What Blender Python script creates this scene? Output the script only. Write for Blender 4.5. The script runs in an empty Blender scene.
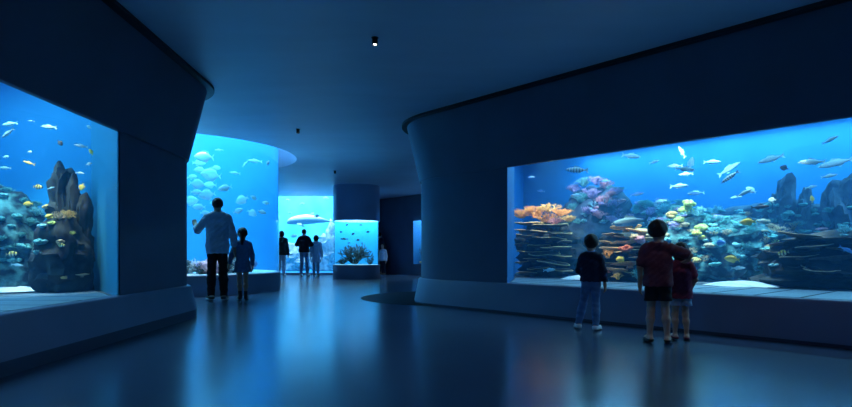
import bpy, bmesh, math, random
import numpy as np
from mathutils import Vector, Matrix, Euler, noise as mnoise

SC = bpy.context.scene
COL = SC.collection
PI = math.pi
F, HZ, CX, CAMZ = 560.0, 253.0, 426.0, 0.83

# ------------------------------------------------------------------ helpers
def R(d): return d * PI / 180.0

def put(o, label=None, cat=None, group=None, kind=None):
    if label: o['label'] = label
    if cat: o['category'] = cat
    if group: o['group'] = group
    if kind: o['kind'] = kind
    return o

def mesh_obj(name, verts, faces, mats=None, parent=None, smooth=False, mat_idx=None, angle=None):
    me = bpy.data.meshes.new(name)
    me.from_pydata([tuple(v) for v in verts], [], [tuple(f) for f in faces])
    o = bpy.data.objects.new(name, me)
    COL.objects.link(o)
    if mats is not None:
        for m in (mats if isinstance(mats, (list, tuple)) else [mats]):
            me.materials.append(m)
    if mat_idx is not None:
        me.polygons.foreach_set('material_index', mat_idx)
    if smooth:
        me.polygons.foreach_set('use_smooth', [True] * len(me.polygons))
        if angle is not None:
            try: me.set_sharp_from_angle(angle=R(angle))
            except Exception: pass
    me.update()
    if parent: o.parent = parent
    return o

def empty(name, loc=(0, 0, 0), rz=0.0):
    o = bpy.data.objects.new(name, None)
    o.empty_display_size = 0.1
    COL.objects.link(o)
    o.location = loc
    o.rotation_euler = (0, 0, rz)
    return o

def copy_tree(o, parent=None):
    c = o.copy(); COL.objects.link(c)
    if parent is not None:
        c.parent = parent
        c.matrix_parent_inverse = o.matrix_parent_inverse.copy()
    for ch in list(o.children):
        copy_tree(ch, c)
    return c

class MB:
    """collects geometry for ONE mesh"""
    def __init__(s): s.v, s.f, s.m = [], [], []
    def add(s, vs, fs, mi=0):
        b = len(s.v)
        s.v += [tuple(v) for v in vs]
        s.f += [tuple(i + b for i in f) for f in fs]
        s.m += [mi] * len(fs)
        return s
    def box(s, lo, hi, mi=0, M=None):
        x0, y0, z0 = lo; x1, y1, z1 = hi
        vs = [(x0,y0,z0),(x1,y0,z0),(x1,y1,z0),(x0,y1,z0),(x0,y0,z1),(x1,y0,z1),(x1,y1,z1),(x0,y1,z1)]
        if M is not None: vs = [M @ Vector(v) for v in vs]
        return s.add(vs, [(0,3,2,1),(4,5,6,7),(0,1,5,4),(1,2,6,5),(2,3,7,6),(3,0,4,7)], mi)
    def prism(s, pts, z0, z1, mi=0, caps=True):
        n = len(pts)
        ar = sum(pts[i][0]*pts[(i+1)%n][1]-pts[(i+1)%n][0]*pts[i][1] for i in range(n))
        if ar < 0: pts = list(pts)[::-1]
        vs = [(p[0],p[1],z0) for p in pts] + [(p[0],p[1],z1) for p in pts]
        fs = [(i,(i+1)%n,n+(i+1)%n,n+i) for i in range(n)]
        if caps: fs += [tuple(range(n))[::-1], tuple(range(n, 2*n))]
        return s.add(vs, fs, mi)
    def lathe(s, prof, n=48, mi=0, a0=0.0, a1=2*PI, c=(0,0)):
        full = abs(a1-a0-2*PI) < 1e-6
        m = n if full else n+1
        vs, fs = [], []
        for i in range(m):
            a = a0 + (a1-a0)*i/n
            for r, z in prof: vs.append((c[0]+r*math.cos(a), c[1]+r*math.sin(a), z))
        k = len(prof)
        for i in range(n):
            j = (i+1) % m
            for q in range(k-1):
                fs.append((i*k+q, j*k+q, j*k+q+1, i*k+q+1))
        return s.add(vs, fs, mi)
    def tube(s, pts, rad, n=6, mi=0, cap=True):
        vs, fs = [], []
        P = [Vector(p) for p in pts]
        k = len(P)
        up = None
        for i, p in enumerate(P):
            t = (P[min(i+1,k-1)] - P[max(i-1,0)])
            if t.length < 1e-9: t = Vector((0,0,1))
            t.normalize()
            if up is None or abs(up.dot(t)) > .98:
                up = Vector((1,0,0)) if abs(t.x) < .8 else Vector((0,1,0))
            u = (up - t*up.dot(t)).normalized(); w = t.cross(u); up = u
            r = rad[i] if isinstance(rad, (list, tuple)) else rad
            for j in range(n):
                a = 2*PI*j/n
                vs.append(p + u*(r*math.cos(a)) + w*(r*math.sin(a)))
        for i in range(k-1):
            for j in range(n):
                fs.append((i*n+j, i*n+(j+1)%n, (i+1)*n+(j+1)%n, (i+1)*n+j))
        if cap:
            fs.append(tuple(range(n))[::-1]); fs.append(tuple((k-1)*n+j for j in range(n)))
        return s.add(vs, fs, mi)
    def build(s, name, mats, parent=None, smooth=False, angle=40):
        return mesh_obj(name, s.v, s.f, mats, parent, smooth, s.m if isinstance(mats,(list,tuple)) else None, angle)

# ------------------------------------------------------------------ materials
def new_mat(name):
    m = bpy.data.materials.new(name); m.use_nodes = True
    nt = m.node_tree; nt.nodes.clear()
    out = nt.nodes.new('ShaderNodeOutputMaterial')
    return m, nt, out

def N(nt, t, **kw):
    n = nt.nodes.new(t)
    for k, v in kw.items():
        if k.startswith('i_'):
            n.inputs[k[2:].replace('_', ' ')].default_value = v
        else: setattr(n, k, v)
    return n

def rgba(c): return (c[0], c[1], c[2], 1.0)

def surf_mat(name, c1, c2=None, rough=.6, scale=4.0, bump=0.0, bscale=30.0, metal=0.0, coords='Object', detail=5.0, spec=.5, stretch=None, contrast=(.35,.65)):
    m, nt, out = new_mat(name)
    p = N(nt, 'ShaderNodeBsdfPrincipled')
    p.inputs['Roughness'].default_value = rough
    p.inputs['Metallic'].default_value = metal
    p.inputs['Specular IOR Level'].default_value = spec
    nt.links.new(p.outputs[0], out.inputs[0])
    tc = N(nt, 'ShaderNodeTexCoord')
    src = tc.outputs[coords]
    if stretch:
        mp = N(nt, 'ShaderNodeMapping'); mp.inputs['Scale'].default_value = stretch
        nt.links.new(src, mp.inputs['Vector']); src = mp.outputs[0]
    if c2 is not None:
        tx = N(nt, 'ShaderNodeTexNoise'); tx.inputs['Scale'].default_value = scale; tx.inputs['Detail'].default_value = detail
        nt.links.new(src, tx.inputs['Vector'])
        cr = N(nt, 'ShaderNodeValToRGB')
        cr.color_ramp.elements[0].position = contrast[0]; cr.color_ramp.elements[1].position = contrast[1]
        cr.color_ramp.elements[0].color = rgba(c1); cr.color_ramp.elements[1].color = rgba(c2)
        nt.links.new(tx.outputs['Fac'], cr.inputs[0])
        nt.links.new(cr.outputs[0], p.inputs['Base Color'])
    else:
        p.inputs['Base Color'].default_value = rgba(c1)
    if bump > 0:
        tb = N(nt, 'ShaderNodeTexNoise'); tb.inputs['Scale'].default_value = bscale; tb.inputs['Detail'].default_value = 6
        nt.links.new(src, tb.inputs['Vector'])
        b = N(nt, 'ShaderNodeBump'); b.inputs['Strength'].default_value = bump; b.inputs['Distance'].default_value = .02
        nt.links.new(tb.outputs['Fac'], b.inputs['Height'])
        nt.links.new(b.outputs[0], p.inputs['Normal'])
    return m

def glass_mat(name):
    m, nt, out = new_mat(name)
    tr = N(nt, 'ShaderNodeBsdfTransparent'); tr.inputs[0].default_value = (.93, .975, 1, 1)
    gl = N(nt, 'ShaderNodeBsdfGlossy'); gl.inputs['Roughness'].default_value = 0.02
    fr = N(nt, 'ShaderNodeFresnel'); fr.inputs['IOR'].default_value = 1.25
    mx = N(nt, 'ShaderNodeMixShader')
    ge = N(nt, 'ShaderNodeNewGeometry'); iv = N(nt, 'ShaderNodeMath', operation='SUBTRACT'); iv.inputs[0].default_value = 1.0
    nt.links.new(ge.outputs['Backfacing'], iv.inputs[1])
    mu = N(nt, 'ShaderNodeMath', operation='MULTIPLY'); nt.links.new(fr.outputs[0], mu.inputs[0]); nt.links.new(iv.outputs[0], mu.inputs[1])
    nt.links.new(mu.outputs[0], mx.inputs[0]); nt.links.new(tr.outputs[0], mx.inputs[1]); nt.links.new(gl.outputs[0], mx.inputs[2])
    nt.links.new(mx.outputs[0], out.inputs['Surface'])
    return m

def water_mat(name, scol, sden, acol, aden, g=.2):
    m, nt, out = new_mat(name)
    s = N(nt, 'ShaderNodeVolumeScatter'); s.inputs['Color'].default_value = rgba(scol); s.inputs['Density'].default_value = sden
    s.inputs['Anisotropy'].default_value = g
    a = N(nt, 'ShaderNodeVolumeAbsorption'); a.inputs['Color'].default_value = rgba(acol); a.inputs['Density'].default_value = aden
    ad = N(nt, 'ShaderNodeAddShader')
    nt.links.new(s.outputs[0], ad.inputs[0]); nt.links.new(a.outputs[0], ad.inputs[1])
    nt.links.new(ad.outputs[0], out.inputs['Volume'])
    try: m.cycles.homogeneous_volume = True
    except Exception: pass
    return m

def emit_mat(name, c, s):
    m, nt, out = new_mat(name)
    e = N(nt, 'ShaderNodeEmission'); e.inputs[0].default_value = rgba(c); e.inputs[1].default_value = s
    nt.links.new(e.outputs[0], out.inputs[0])
    return m

# ------------------------------------------------------------------ where things stand
def at(px, py, D):
    """point seen at photo pixel (px,py) at depth D along the view"""
    return Vector(((px-CX)/F*D, D, CAMZ + (HZ-py)/F*D))
NR = Vector((.743, .669, 0)).normalized()      # right wall: into the wall
DR = Vector((-.669, .743, 0)).normalized()     # right wall: along it, away from the camera
def rq(px, py, q):
    d = Vector(((px-CX)/F, 1.0, (HZ-py)/F)); t = q / (d.x*NR.x + d.y*NR.y)
    return Vector((d.x*t, t, CAMZ + d.z*t))
def ppm(P): return F / P.y
def wr(s, q, z=0.0):
    p = NR*q + DR*s
    return Vector((p.x, p.y, z))
# ------------------------------------------------------------------ room materials
M_wall = surf_mat('plaster_navy', (.11,.135,.205), (.125,.155,.235), rough=.55, scale=1.3, bump=.05, bscale=18)
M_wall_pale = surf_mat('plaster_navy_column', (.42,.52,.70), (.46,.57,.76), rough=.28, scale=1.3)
M_kick = surf_mat('dark_kick_band', (.055,.075,.12), rough=.5)
M_black = surf_mat('black_ceiling_trim', (.016,.020,.028), rough=.5)
M_plinth = surf_mat('plinth_plaster', (.17,.21,.31), (.19,.235,.345), rough=.5, scale=1.5)
M_ceil = surf_mat('ceiling_plaster', (.48,.61,.76), (.52,.66,.82), rough=.42, scale=.8, bump=.06, bscale=3.0, stretch=(1,3,1))
M_floor_disc = surf_mat('dark_floor_disc', (.004,.006,.014), rough=.55, spec=.15)
def floor_mat():
    m, nt, out = new_mat('polished_concrete')
    p = N(nt, 'ShaderNodeBsdfPrincipled')
    tc = N(nt, 'ShaderNodeTexCoord')
    t1 = N(nt, 'ShaderNodeTexNoise'); t1.inputs['Scale'].default_value = .9; t1.inputs['Detail'].default_value = 8
    nt.links.new(tc.outputs['Object'], t1.inputs['Vector'])
    cr = N(nt, 'ShaderNodeValToRGB')
    cr.color_ramp.elements[0].position = .35; cr.color_ramp.elements[1].position = .68
    cr.color_ramp.elements[0].color = (.034,.060,.110,1); cr.color_ramp.elements[1].color = (.048,.080,.140,1)
    nt.links.new(t1.outputs['Fac'], cr.inputs[0]); nt.links.new(cr.outputs[0], p.inputs['Base Color'])
    mr = N(nt, 'ShaderNodeMapRange'); mr.inputs['To Min'].default_value = .18; mr.inputs['To Max'].default_value = .25
    nt.links.new(t1.outputs['Fac'], mr.inputs['Value']); nt.links.new(mr.outputs[0], p.inputs['Roughness'])
    p.inputs['Specular IOR Level'].default_value = 1.0
    t2 = N(nt, 'ShaderNodeTexNoise'); t2.inputs['Scale'].default_value = 5; t2.inputs['Detail'].default_value = 3
    nt.links.new(tc.outputs['Object'], t2.inputs['Vector'])
    b = N(nt, 'ShaderNodeBump'); b.inputs['Strength'].default_value = .04; b.inputs['Distance'].default_value = .02
    nt.links.new(t2.outputs['Fac'], b.inputs['Height']); nt.links.new(b.outputs[0], p.inputs['Normal'])
    nt.links.new(p.outputs[0], out.inputs[0])
    return m
M_floor = floor_mat()
M_glass = glass_mat('acrylic_pane')
M_liner = surf_mat('blue_tank_liner', (.006,.15,.38), (.007,.175,.43), rough=.7, scale=.8)
M_liner_l = surf_mat('light_blue_tank_liner', (.012,.30,.58), (.015,.34,.64), rough=.7, scale=.9)
M_liner_far = surf_mat('pale_blue_tank_liner', (.08,.50,.72), (.18,.66,.85), rough=.7, scale=1.4)
M_tile = surf_mat('ledge_tile', (.24,.33,.38), (.29,.38,.43), rough=.45, scale=3)
M_grout = surf_mat('ledge_grout', (.015,.02,.03), rough=.8)
M_sand = surf_mat('white_sand', (.80,.82,.78), (.92,.93,.90), rough=.9, scale=14, bump=.3, bscale=40)
M_gravel = surf_mat('grey_gravel', (.10,.12,.13), (.26,.28,.28), rough=.95, scale=30, bump=.6, bscale=60)
M_water = water_mat('tank_water', (.10,.50,1.0), .055, (.10,.62,1.0), .15)
M_liner_d = surf_mat('deep_cyan_drum_liner', (.008,.20,.44), (.010,.24,.50), rough=.7, scale=.9)
M_panel = surf_mat('light_blue_end_panel', (.05,.30,.46), (.055,.33,.50), rough=.4, scale=1.0)
M_water_l = water_mat('clear_tank_water', (.14,.60,1.0), .09, (.10,.70,1.0), .10)

ZC, ZS, ZW = 3.0, .41, 2.03     # ceiling, sill and window head heights

def struct(o, label=None, cat=None):
    return put(o, label, cat, None, 'structure')

# ------------------------------------------------------------------ plan lines of the two island walls
nL = Vector((1.0, .04, 0)).normalized(); dL = Vector((-.04, 1.0, 0)).normalized()
cL, RL = Vector((-3.765, 7.09, 0)), .68
cR, RR = Vector((1.0, 9.61, 0)), 1.08
def left_path(y0=-4.0, step=24):
    out = []
    aL = math.atan2(nL.y, nL.x)
    for k in range(13):
        y = y0 + (cL.y + RL*nL.y - y0)*k/12
        x = -2.95 - .04*(y-3.72)
        out.append((x, y, nL.x, nL.y))
    for k in range(1, step+1):
        a = aL + (PI/2-aL)*k/step
        out.append((cL.x+RL*math.cos(a), cL.y+RL*math.sin(a), math.cos(a), math.sin(a)))
    out.append((-8.8, cL.y+RL, 0, 1))
    return out
def right_path(s0=-6.5, step=24):
    out = []
    for k in range(13):
        s = s0 + (6.47-s0)*k/12
        p = wr(s, 6.09); out.append((p.x, p.y, -NR.x, -NR.y))
    a0 = math.atan2(-NR.y, -NR.x) % (2*PI); a1 = R(160)
    for k in range(1, step+1):
        a = a0 + (a1-a0)*k/step
        out.append((cR.x+RR*math.cos(a), cR.y+RR*math.sin(a), math.cos(a), math.sin(a)))
    e = out[-1]
    out.append((e[0]+e[3]*7.7, e[1]-e[2]*7.7, e[2], e[3]))
    return out
def sweep(mb, path, prof, mi=0):
    vs, fs = [], []
    k = len(prof)
    for x, y, nx, ny in path:
        for off, z in prof: vs.append((x+nx*off, y+ny*off, z))
    for i in range(len(path)-1):
        for q in range(k-1):
            fs.append((i*k+q, (i+1)*k+q, (i+1)*k+q+1, i*k+q+1))
    mb.add(vs, fs, mi)

PLINTH = [(.12,.10),(.118,.12),(.05,.385),(.042,.402),(.030,.41),(-.10,.41)]
KICK = [(-.05,0),(.12,0),(.12,.10),(.118,.102)]
FASCIA = [(-.030,ZW),(.015,ZW),(.022,ZW+.006),(.026,ZW+.02),(.25,2.985),(.0,2.985)]
TRIM = [(.10,2.965),(.33,2.965),(.335,2.97),(.335,3.0)]
def span(path, t0, t1, axis):
    """part of a path between two positions measured along axis"""
    def val(p): return p[0]*axis.x + p[1]*axis.y
    out = []
    for i in range(len(path)-1):
        a, b = path[i], path[i+1]; va, vb = val(a), val(b)
        for (t) in (t0, t1):
            pass
    lo = [p for p in path if t0 < val(p) < t1]
    return lo
def build_side(side, path, seg_a, seg_b):
    mb = MB(); sweep(mb, seg_a, [(0,ZS-.02),(0,ZW+.05)]); sweep(mb, seg_b, [(0,ZS-.02),(0,ZW+.05)])
    struct(mb.build('wall_'+side, M_wall, None, True), 'navy plaster wall of the %s exhibit block between sill and fascia' % side)
    mb = MB(); sweep(mb, path, FASCIA)
    struct(mb.build('trim_'+('1' if side == 'left' else '2'), M_wall, None, True), 'outward leaning navy plaster fascia above the %s aquarium window' % side)
    mb = MB(); sweep(mb, path, TRIM)
    struct(mb.build('trim_'+('3' if side == 'left' else '4'), M_black, None, True), 'thin black trim strip under the ceiling around the %s fascia' % side)
    kz = .10 if side == 'left' else .028
    mb = MB(); sweep(mb, path, [(o_, z_ if z_ > .2 else z_-.10+kz) for o_, z_ in PLINTH])
    struct(mb.build('trim_'+('5' if side == 'left' else '6'), M_plinth, None, True), 'sloping navy plinth below the %s aquarium window' % side)
    mb = MB(); sweep(mb, path, [(o_ if side == 'left' else min(o_, .112), z_ if z_ < .05 else z_-.10+kz) for o_, z_ in KICK])
    struct(mb.build('baseboard_'+side, M_kick, None, True), 'dark kick band along the foot of the %s plinth' % side)

pl = left_path()
def lx(y): return -2.95 - .04*(y-3.72)
YL0, YL1 = .2, 5.53       # window ends on the left wall
seg_a = [(lx(-4), -4, nL.x, nL.y), (lx(YL0), YL0, nL.x, nL.y)]
seg_b = [(lx(YL1), YL1, nL.x, nL.y)] + [p for p in pl if p[1] > YL1]
build_side('left', pl, seg_a, seg_b)
prt = right_path()
SR0, SR1 = -1.6, 5.07
def rp(s): p = wr(s, 6.09); return (p.x, p.y, -NR.x, -NR.y)
seg_a = [rp(-6.5), rp(SR0)]
seg_b = [rp(SR1), rp(5.8)] + prt[12:]
build_side('right', prt, seg_a, seg_b)

# floor
mb = MB(); mb.box((-10, -4.5, -.12), (10.5, 27, 0)); struct(mb.build('floor', M_floor), 'dark blue polished concrete floor')
mb = MB(); mb.lathe([(0, .0025), (1.78, .0025), (1.785, 0)], 72, c=(.57, 10.5)); struct(mb.build('trim_7', M_floor_disc), 'dark round disc on the floor at the foot of the rounded pillar')  # flat near-black disc lying just above the floor

# ceiling with a round opening over the drum tank
OC, OR_ = (-5.53, 12.38), 2.6
bm = bmesh.new()
n = 96
ring = [bm.verts.new((OC[0]+OR_*math.cos(2*PI*i/n), OC[1]+OR_*math.sin(2*PI*i/n), ZC)) for i in range(n)]
rect = [bm.verts.new(p) for p in ((-10,-4.5,ZC),(10.5,-4.5,ZC),(10.5,27,ZC),(-2.85,27,ZC),(-2.85,21.29,ZC),(-10,21.29,ZC))]
es = [bm.edges.new((ring[i], ring[(i+1)%n])) for i in range(n)] + [bm.edges.new((rect[i], rect[(i+1)%6])) for i in range(6)]
bmesh.ops.triangle_fill(bm, edges=es, use_beauty=True)
for f in bm.faces:
    if f.normal.z > 0: f.normal_flip()
up = [bm.verts.new((v.co.x, v.co.y, 4.5)) for v in ring]
for i in range(n): bm.faces.new((ring[i], ring[(i+1)%n], up[(i+1)%n], up[i]))
bm.faces.new(up)
me = bpy.data.meshes.new('ceiling'); bm.to_mesh(me); bm.free(); me.materials.append(M_ceil)
o = bpy.data.objects.new('ceiling', me); COL.objects.link(o); struct(o, 'smooth blue-lit plaster ceiling with a round opening over the drum tank')

# remaining shell: left return, entrance side, back
def wall(name, pts, z0=0, z1=ZC, mat=None, label=None, th=.1):
    mb = MB()
    for a, b in zip(pts[:-1], pts[1:]):
        a = Vector((a[0],a[1],0)); b = Vector((b[0],b[1],0)); d = (b-a).normalized(); nn = Vector((-d.y, d.x, 0))*th
        q = [a, b, b+nn, a+nn]
        mb.prism([(p.x,p.y) for p in q], z0, z1)
    return struct(mb.build(name, mat or M_wall), label or 'navy plaster wall of the gallery')
wall('wall_side', [(-8.7, 7.7), (-8.7, 21.4)], th=.15)
pe = wr(-6.5, 6.09)
wall('wall_front', [(9.6, pe.y+.6), (9.6, -4.2), (-2.6, -4.2)], th=-.15)
wall('wall_entrance', [(pe.x-.1, pe.y+.1), (9.7, pe.y+.1)], th=.15)
# ------------------------------------------------------------------ aquariums
def area(name, loc, sx, sy, watts, col=(.62,.86,1.0), rz=0.0, shape='RECTANGLE', spread=None):
    l = bpy.data.lights.new(name, 'AREA'); l.shape = shape; l.size = sx
    if shape in ('RECTANGLE', 'ELLIPSE'): l.size_y = sy
    l.energy = watts; l.color = col
    if spread: l.spread = R(spread)
    o = bpy.data.objects.new(name, l); COL.objects.link(o); o.location = loc; o.rotation_euler = (0, 0, rz)
    return o
def inset(pts, d):
    c = Vector((sum(p[0] for p in pts)/len(pts), sum(p[1] for p in pts)/len(pts)))
    out = []
    n = len(pts)
    for i in range(n):
        a, b, e = Vector(pts[i-1][:2]), Vector(pts[i][:2]), Vector(pts[(i+1)%n][:2])
        u, w = (b-a).normalized(), (e-b).normalized()
        n1, n2 = Vector((-u.y, u.x)), Vector((-w.y, w.x))
        if n1.dot(c-b) < 0: n1 = -n1
        if n2.dot(c-b) < 0: n2 = -n2
        bis = (n1+n2); bis /= max(.3, bis.length_squared/2)
        out.append((b.x+bis.x*d, b.y+bis.y*d))
    return out
def tank(name, label, cat, foot, z0, z1, liner, water, gz0, gz1, ztop=None, fmat=None):
    """foot: plan polygon; its first edge is the viewing side"""
    root = empty(name, (0,0,0)); put(root, label, cat)
    foot = [Vector((p[0], p[1])) for p in foot]
    n = len(foot)
    mb = MB()
    for i in range(1, n):
        a, b = foot[i], foot[(i+1)%n]
        mb.add([(a.x,a.y,z0-.02),(b.x,b.y,z0-.02),(b.x,b.y,z1),(a.x,a.y,z1)], [(0,1,2,3)])
    put(mb.build('tank_liner', liner, root), 'matt blue back and side walls of the tank')
    a, b = foot[0], foot[1]
    c = sum(foot, Vector((0,0)))/n
    u = (b-a).normalized(); nn = Vector((-u.y, u.x))
    if nn.dot(c-a) < 0: nn = -nn
    q = [a+nn*.002, b+nn*.002, b+nn*.03, a+nn*.03]
    mb = MB(); mb.prism([(p.x,p.y) for p in q], gz0, gz1)
    put(mb.build('glass_pane', M_glass, root), 'clear acrylic viewing pane')
    inn = inset(foot, .012)
    a2, b2 = Vector(inn[0])+nn*.025, Vector(inn[1])+nn*.025
    inn[0], inn[1] = (a2.x,a2.y), (b2.x,b2.y)
    mb = MB(); mb.prism(inn, z0-.01, (ztop or z1)-.02)
    put(mb.build('water', water, root), 'clear blue water')
    mb = MB(); mb.add([(p.x,p.y,z0-.012) for p in foot], [tuple(range(n))])
    put(mb.build('tank_floor', fmat or M_sand, root), 'floor of the tank')
    return root

# --- large reef tank in the right wall
footR = [wr(SR1,6.10), wr(SR0,6.10), wr(SR0-.9,7.4), wr(SR0-1.2,10.9), wr(8.55,10.9), wr(6.62,7.9), wr(6.0,7.4)]
TR = tank('reef_aquarium', 'long aquarium window with coral reef in the wall where three children stand', 'aquarium', footR, ZS, 2.99, M_liner, M_water, ZS-.02, ZW+.05, None, M_gravel)
def planks(root, f, s0, s1, step, q0, q1, far_end=None, near_end=None):
    mb = MB()
    s = s0
    while s < s1-1e-4:
        a, b = s+.017, min(s+step, s1)-.017
        qa, qb = q0(a), q0(b)
        P = [f(a,qa), f(b,qb), f(b,q1), f(a,q1)]
        mb.prism([(p.x,p.y) for p in P], ZS-.03, ZS+.003)
        s += step
    g = MB(); s = s0; st = (s1-s0)/12
    for k in range(12):
        a, b = s0+st*k, s0+st*(k+1); P = [f(a,q0(a)), f(b,q0(b)), f(b,q1), f(a,q1)]
        g.prism([(p.x,p.y) for p in P], ZS-.03, ZS+.0022)
    put(g.build('grout_bed', M_grout, root), 'dark joints between the tiles')
    put(mb.build('tile_ledge', M_tile, root), 'row of pale rectangular tiles along the foot of the pane')
    return root
planks(TR, wr, SR0-.85, 5.95, .40, lambda s: 6.14 if SR0 <= s <= 5.05 else (6.14+(s-5.05)*1.38 if s > 5.05 else 6.14+(SR0-s)*1.45), 7.4)
# --- tank in the left wall
def fl(y, w): return Vector((lx(y)-w, y, 0))
footL = [fl(YL0,.012), fl(YL1,.012), Vector((-4.0,6.72,0)), Vector((-6.6,7.35,0)), Vector((-6.6,-1.6,0)), Vector((-4.0,-1.2,0))]
TL = tank('rock_aquarium', 'aquarium window with dark rock towers in the wall opposite the children', 'aquarium', footL, ZS, 2.99, M_liner_l, M_water, ZS-.02, ZW+.05, None, M_gravel)
mb = MB(); a_, b_ = Vector((footL[1].x, footL[1].y, 0)), Vector((-4.0,6.72,0)); o_ = Vector((-.012,-.012,0))
mb.add([(a_.x-.012,a_.y,ZS-.01),(b_.x-.01,b_.y-.01,ZS-.01),(b_.x-.01,b_.y-.01,2.95),(a_.x-.012,a_.y,2.95)], [(0,1,2,3)])
put(mb.build('end_panel', M_panel, TL), 'light blue slanting end panel')
planks(TL, fl, -.9, 6.6, .45, lambda y: .05 if YL0 <= y <= 5.51 else (.05+(y-5.51)*.86 if y > 5.51 else .05+(YL0-y)*.78), 1.05)
# --- drum tank
root = empty('drum_aquarium', (OC[0], OC[1], 0)); put(root, 'tall round aquarium with pale shoal fish where the man points', 'aquarium')
DRUM = root
def lat(name, prof, mat, parent, n=96, a0=0, a1=2*PI, label=None, smooth=True):
    mb = MB(); mb.lathe(prof, n, 0, a0, a1); o = mb.build(name, mat, parent, smooth)
    if label: put(o, label)
    return o
lat('base', [(2.24,0),(2.24,.395),(2.225,.41),(2.0,.41)], M_plinth, root, label='low round navy base of the drum tank')
lat('glass_drum', [(2.215,.405),(2.215,4.35),(2.20,4.35),(2.20,.405),(2.215,.405)], M_glass, root, label='clear curved acrylic drum')
lat('tank_liner', [(2.192,.40),(2.192,4.4)], M_liner_d, root, 96, R(14), R(208), label='pale blue curved back wall of the drum')
lat('tank_floor', [(0,.412),(2.19,.412)], M_sand, root, 48)
lat('water', [(0,.415),(2.186,.415),(2.186,4.2),(0,4.2)], M_water_l, root, 64, label='clear pale blue water')
# --- column tank
CC = (-2.26, 18.2)
root = empty('round_aquarium', (CC[0], CC[1], 0)); put(root, 'small round aquarium in the column with a dark coral bush', 'aquarium')
COLUMN = root
lat('base', [(.76,0),(.76,.445),(.745,.455),(.3,.455)], M_plinth, root, 64)
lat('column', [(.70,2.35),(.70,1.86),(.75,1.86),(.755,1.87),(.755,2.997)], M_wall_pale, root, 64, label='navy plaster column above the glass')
lat('glass_drum', [(.735,.45),(.735,1.9),(.72,1.9),(.72,.45),(.735,.45)], M_glass, root, 64)
lat('tank_liner', [(.70,.455),(.70,1.9)], M_liner_l, root, 48, R(15), R(180))
lat('tank_floor', [(0,.456),(.70,.456)], M_sand, root, 32)
lat('water', [(0,.46),(.695,.46),(.695,2.3),(0,2.3)], M_water_l, root, 48)
# --- far tank: whole end wall
footF = [Vector((-8.6,21.3,0)), Vector((-2.9,21.3,0)), Vector((-2.9,25.2,0)), Vector((-8.6,25.2,0))]
TF = tank('ocean_aquarium', 'bright floor to ceiling aquarium window with a whale at the far end', 'aquarium', footF, .09, 3.8, M_liner_far, M_water_l, .07, 2.99, None, M_liner_l)
mb = MB(); mb.box((-8.7,21.2,0),(-2.9,21.36,.08)); struct(mb.build('trim_8', M_plinth), 'low navy kerb under the far floor to ceiling aquarium window')
mb = MB(); mb.box((-8.7,21.29,3.001),(-2.85,21.4,3.8)); mb.box((-8.7,21.34,3.8),(-2.85,25.3,3.9)); struct(mb.build('trim_9', M_wall), 'plaster soffit above the far aquarium window')
# --- slit tank in the back wall
P1 = Vector((-.487, 20.97, 0)); dB = Vector((1, -1.18, 0)).normalized(); nB = Vector((dB.y*-1, dB.x, 0))
P2 = P1 + dB*1.7
# rear tank plan
footS = [P1+nB*.01, P2+nB*.01, P2+nB*1.1, P1+nB*1.1]
TS = tank('niche_aquarium', 'narrow aquarium window deep in the dark back wall behind the rounded pillar', 'aquarium', footS, .42, 2.5, M_liner, M_water, .40, 2.05)
mb = MB()
def wseg(a, b, z0, z1):
    mb.add([(a.x,a.y,z0),(b.x,b.y,z0),(b.x,b.y,z1),(a.x,a.y,z1)], [(0,1,2,3)])
E0, E1 = P1 - dB*3.26, P1 + dB*9.0
wseg(Vector((-2.85,21.3,0)), E0, 0, 3); wseg(E0, P1, 0, 3); wseg(P1, P2, 0, .42); wseg(P1, P2, 2.03, 3); wseg(P2, E1, 0, 3)
struct(mb.build('wall_back', M_wall), 'dark navy back wall beyond the column aquarium')

# --- lamps
aRz = math.atan2(DR.y, DR.x)
LR = area('reef_tank_lamp', wr(2.1, 7.7, 2.94), 7.6, 1.2, 90, (.45,.84,1.0), aRz)
LR2 = area('reef_tank_rear_lamp', wr(2.6, 10.4, 2.95), 8.6, .7, 225, (.30,.84,1.0), aRz)
def spot(name, loc, target, watts, size, col=(1.0,.90,.74), blend=.6, soft=.08):
    l = bpy.data.lights.new(name, 'SPOT'); l.energy = watts; l.spot_size = R(size); l.spot_blend = blend; l.color = col; l.shadow_soft_size = soft
    o = bpy.data.objects.new(name, l); COL.objects.link(o); o.location = loc
    o.rotation_euler = (Vector(target)-Vector(loc)).to_track_quat('-Z', 'Y').to_euler()
    return o
def reef_spot(px, py, q, watts, size, col, q0=7.5, ds=0.0):
    T = rq(px, py, q); s = T.dot(DR)
    spot('reef_added_spot', wr(s+ds, q0, 2.9), T, watts, size, col)  # unseen spots added to warm and pick out corals and sand
reef_spot(545, 214, 8.3, 420, 46, (1.0,.84,.62), 7.6, -.75)
reef_spot(590, 200, 9.3, 180, 40, (.9,.9,1.0), 8.3, -.5)
reef_spot(628, 240, 7.9, 330, 42, (1.0,.86,.66), 7.0)
reef_spot(690, 218, 8.6, 330, 40, (.85,1.0,.92), 7.4)
reef_spot(735, 225, 8.6, 220, 40, (.55,.95,1.0), 7.6)
reef_spot(735, 284, 7.7, 220, 30, (.75,.95,1.0), 7.7)
reef_spot(792, 230, 8.1, 300, 26, (1.0,.9,.74), 7.4)
reef_spot(575, 281, 8.0, 90, 28, (.6,.92,1.0), 7.9)
def rock_spot(px, py, D, dx, dy, watts, size, col):
    T = at(px, py, D); spot('rock_added_spot', (T.x+dx, T.y+dy, 2.9), T, watts, size, col)  # unseen spots added to brighten corals and sand in the left tank
rock_spot(60, 220, 6.0, .1, -.6, 150, 34, (1.0,.9,.7))
rock_spot(20, 200, 6.3, .2, -.8, 130, 46, (.75,1.0,.95))
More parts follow.
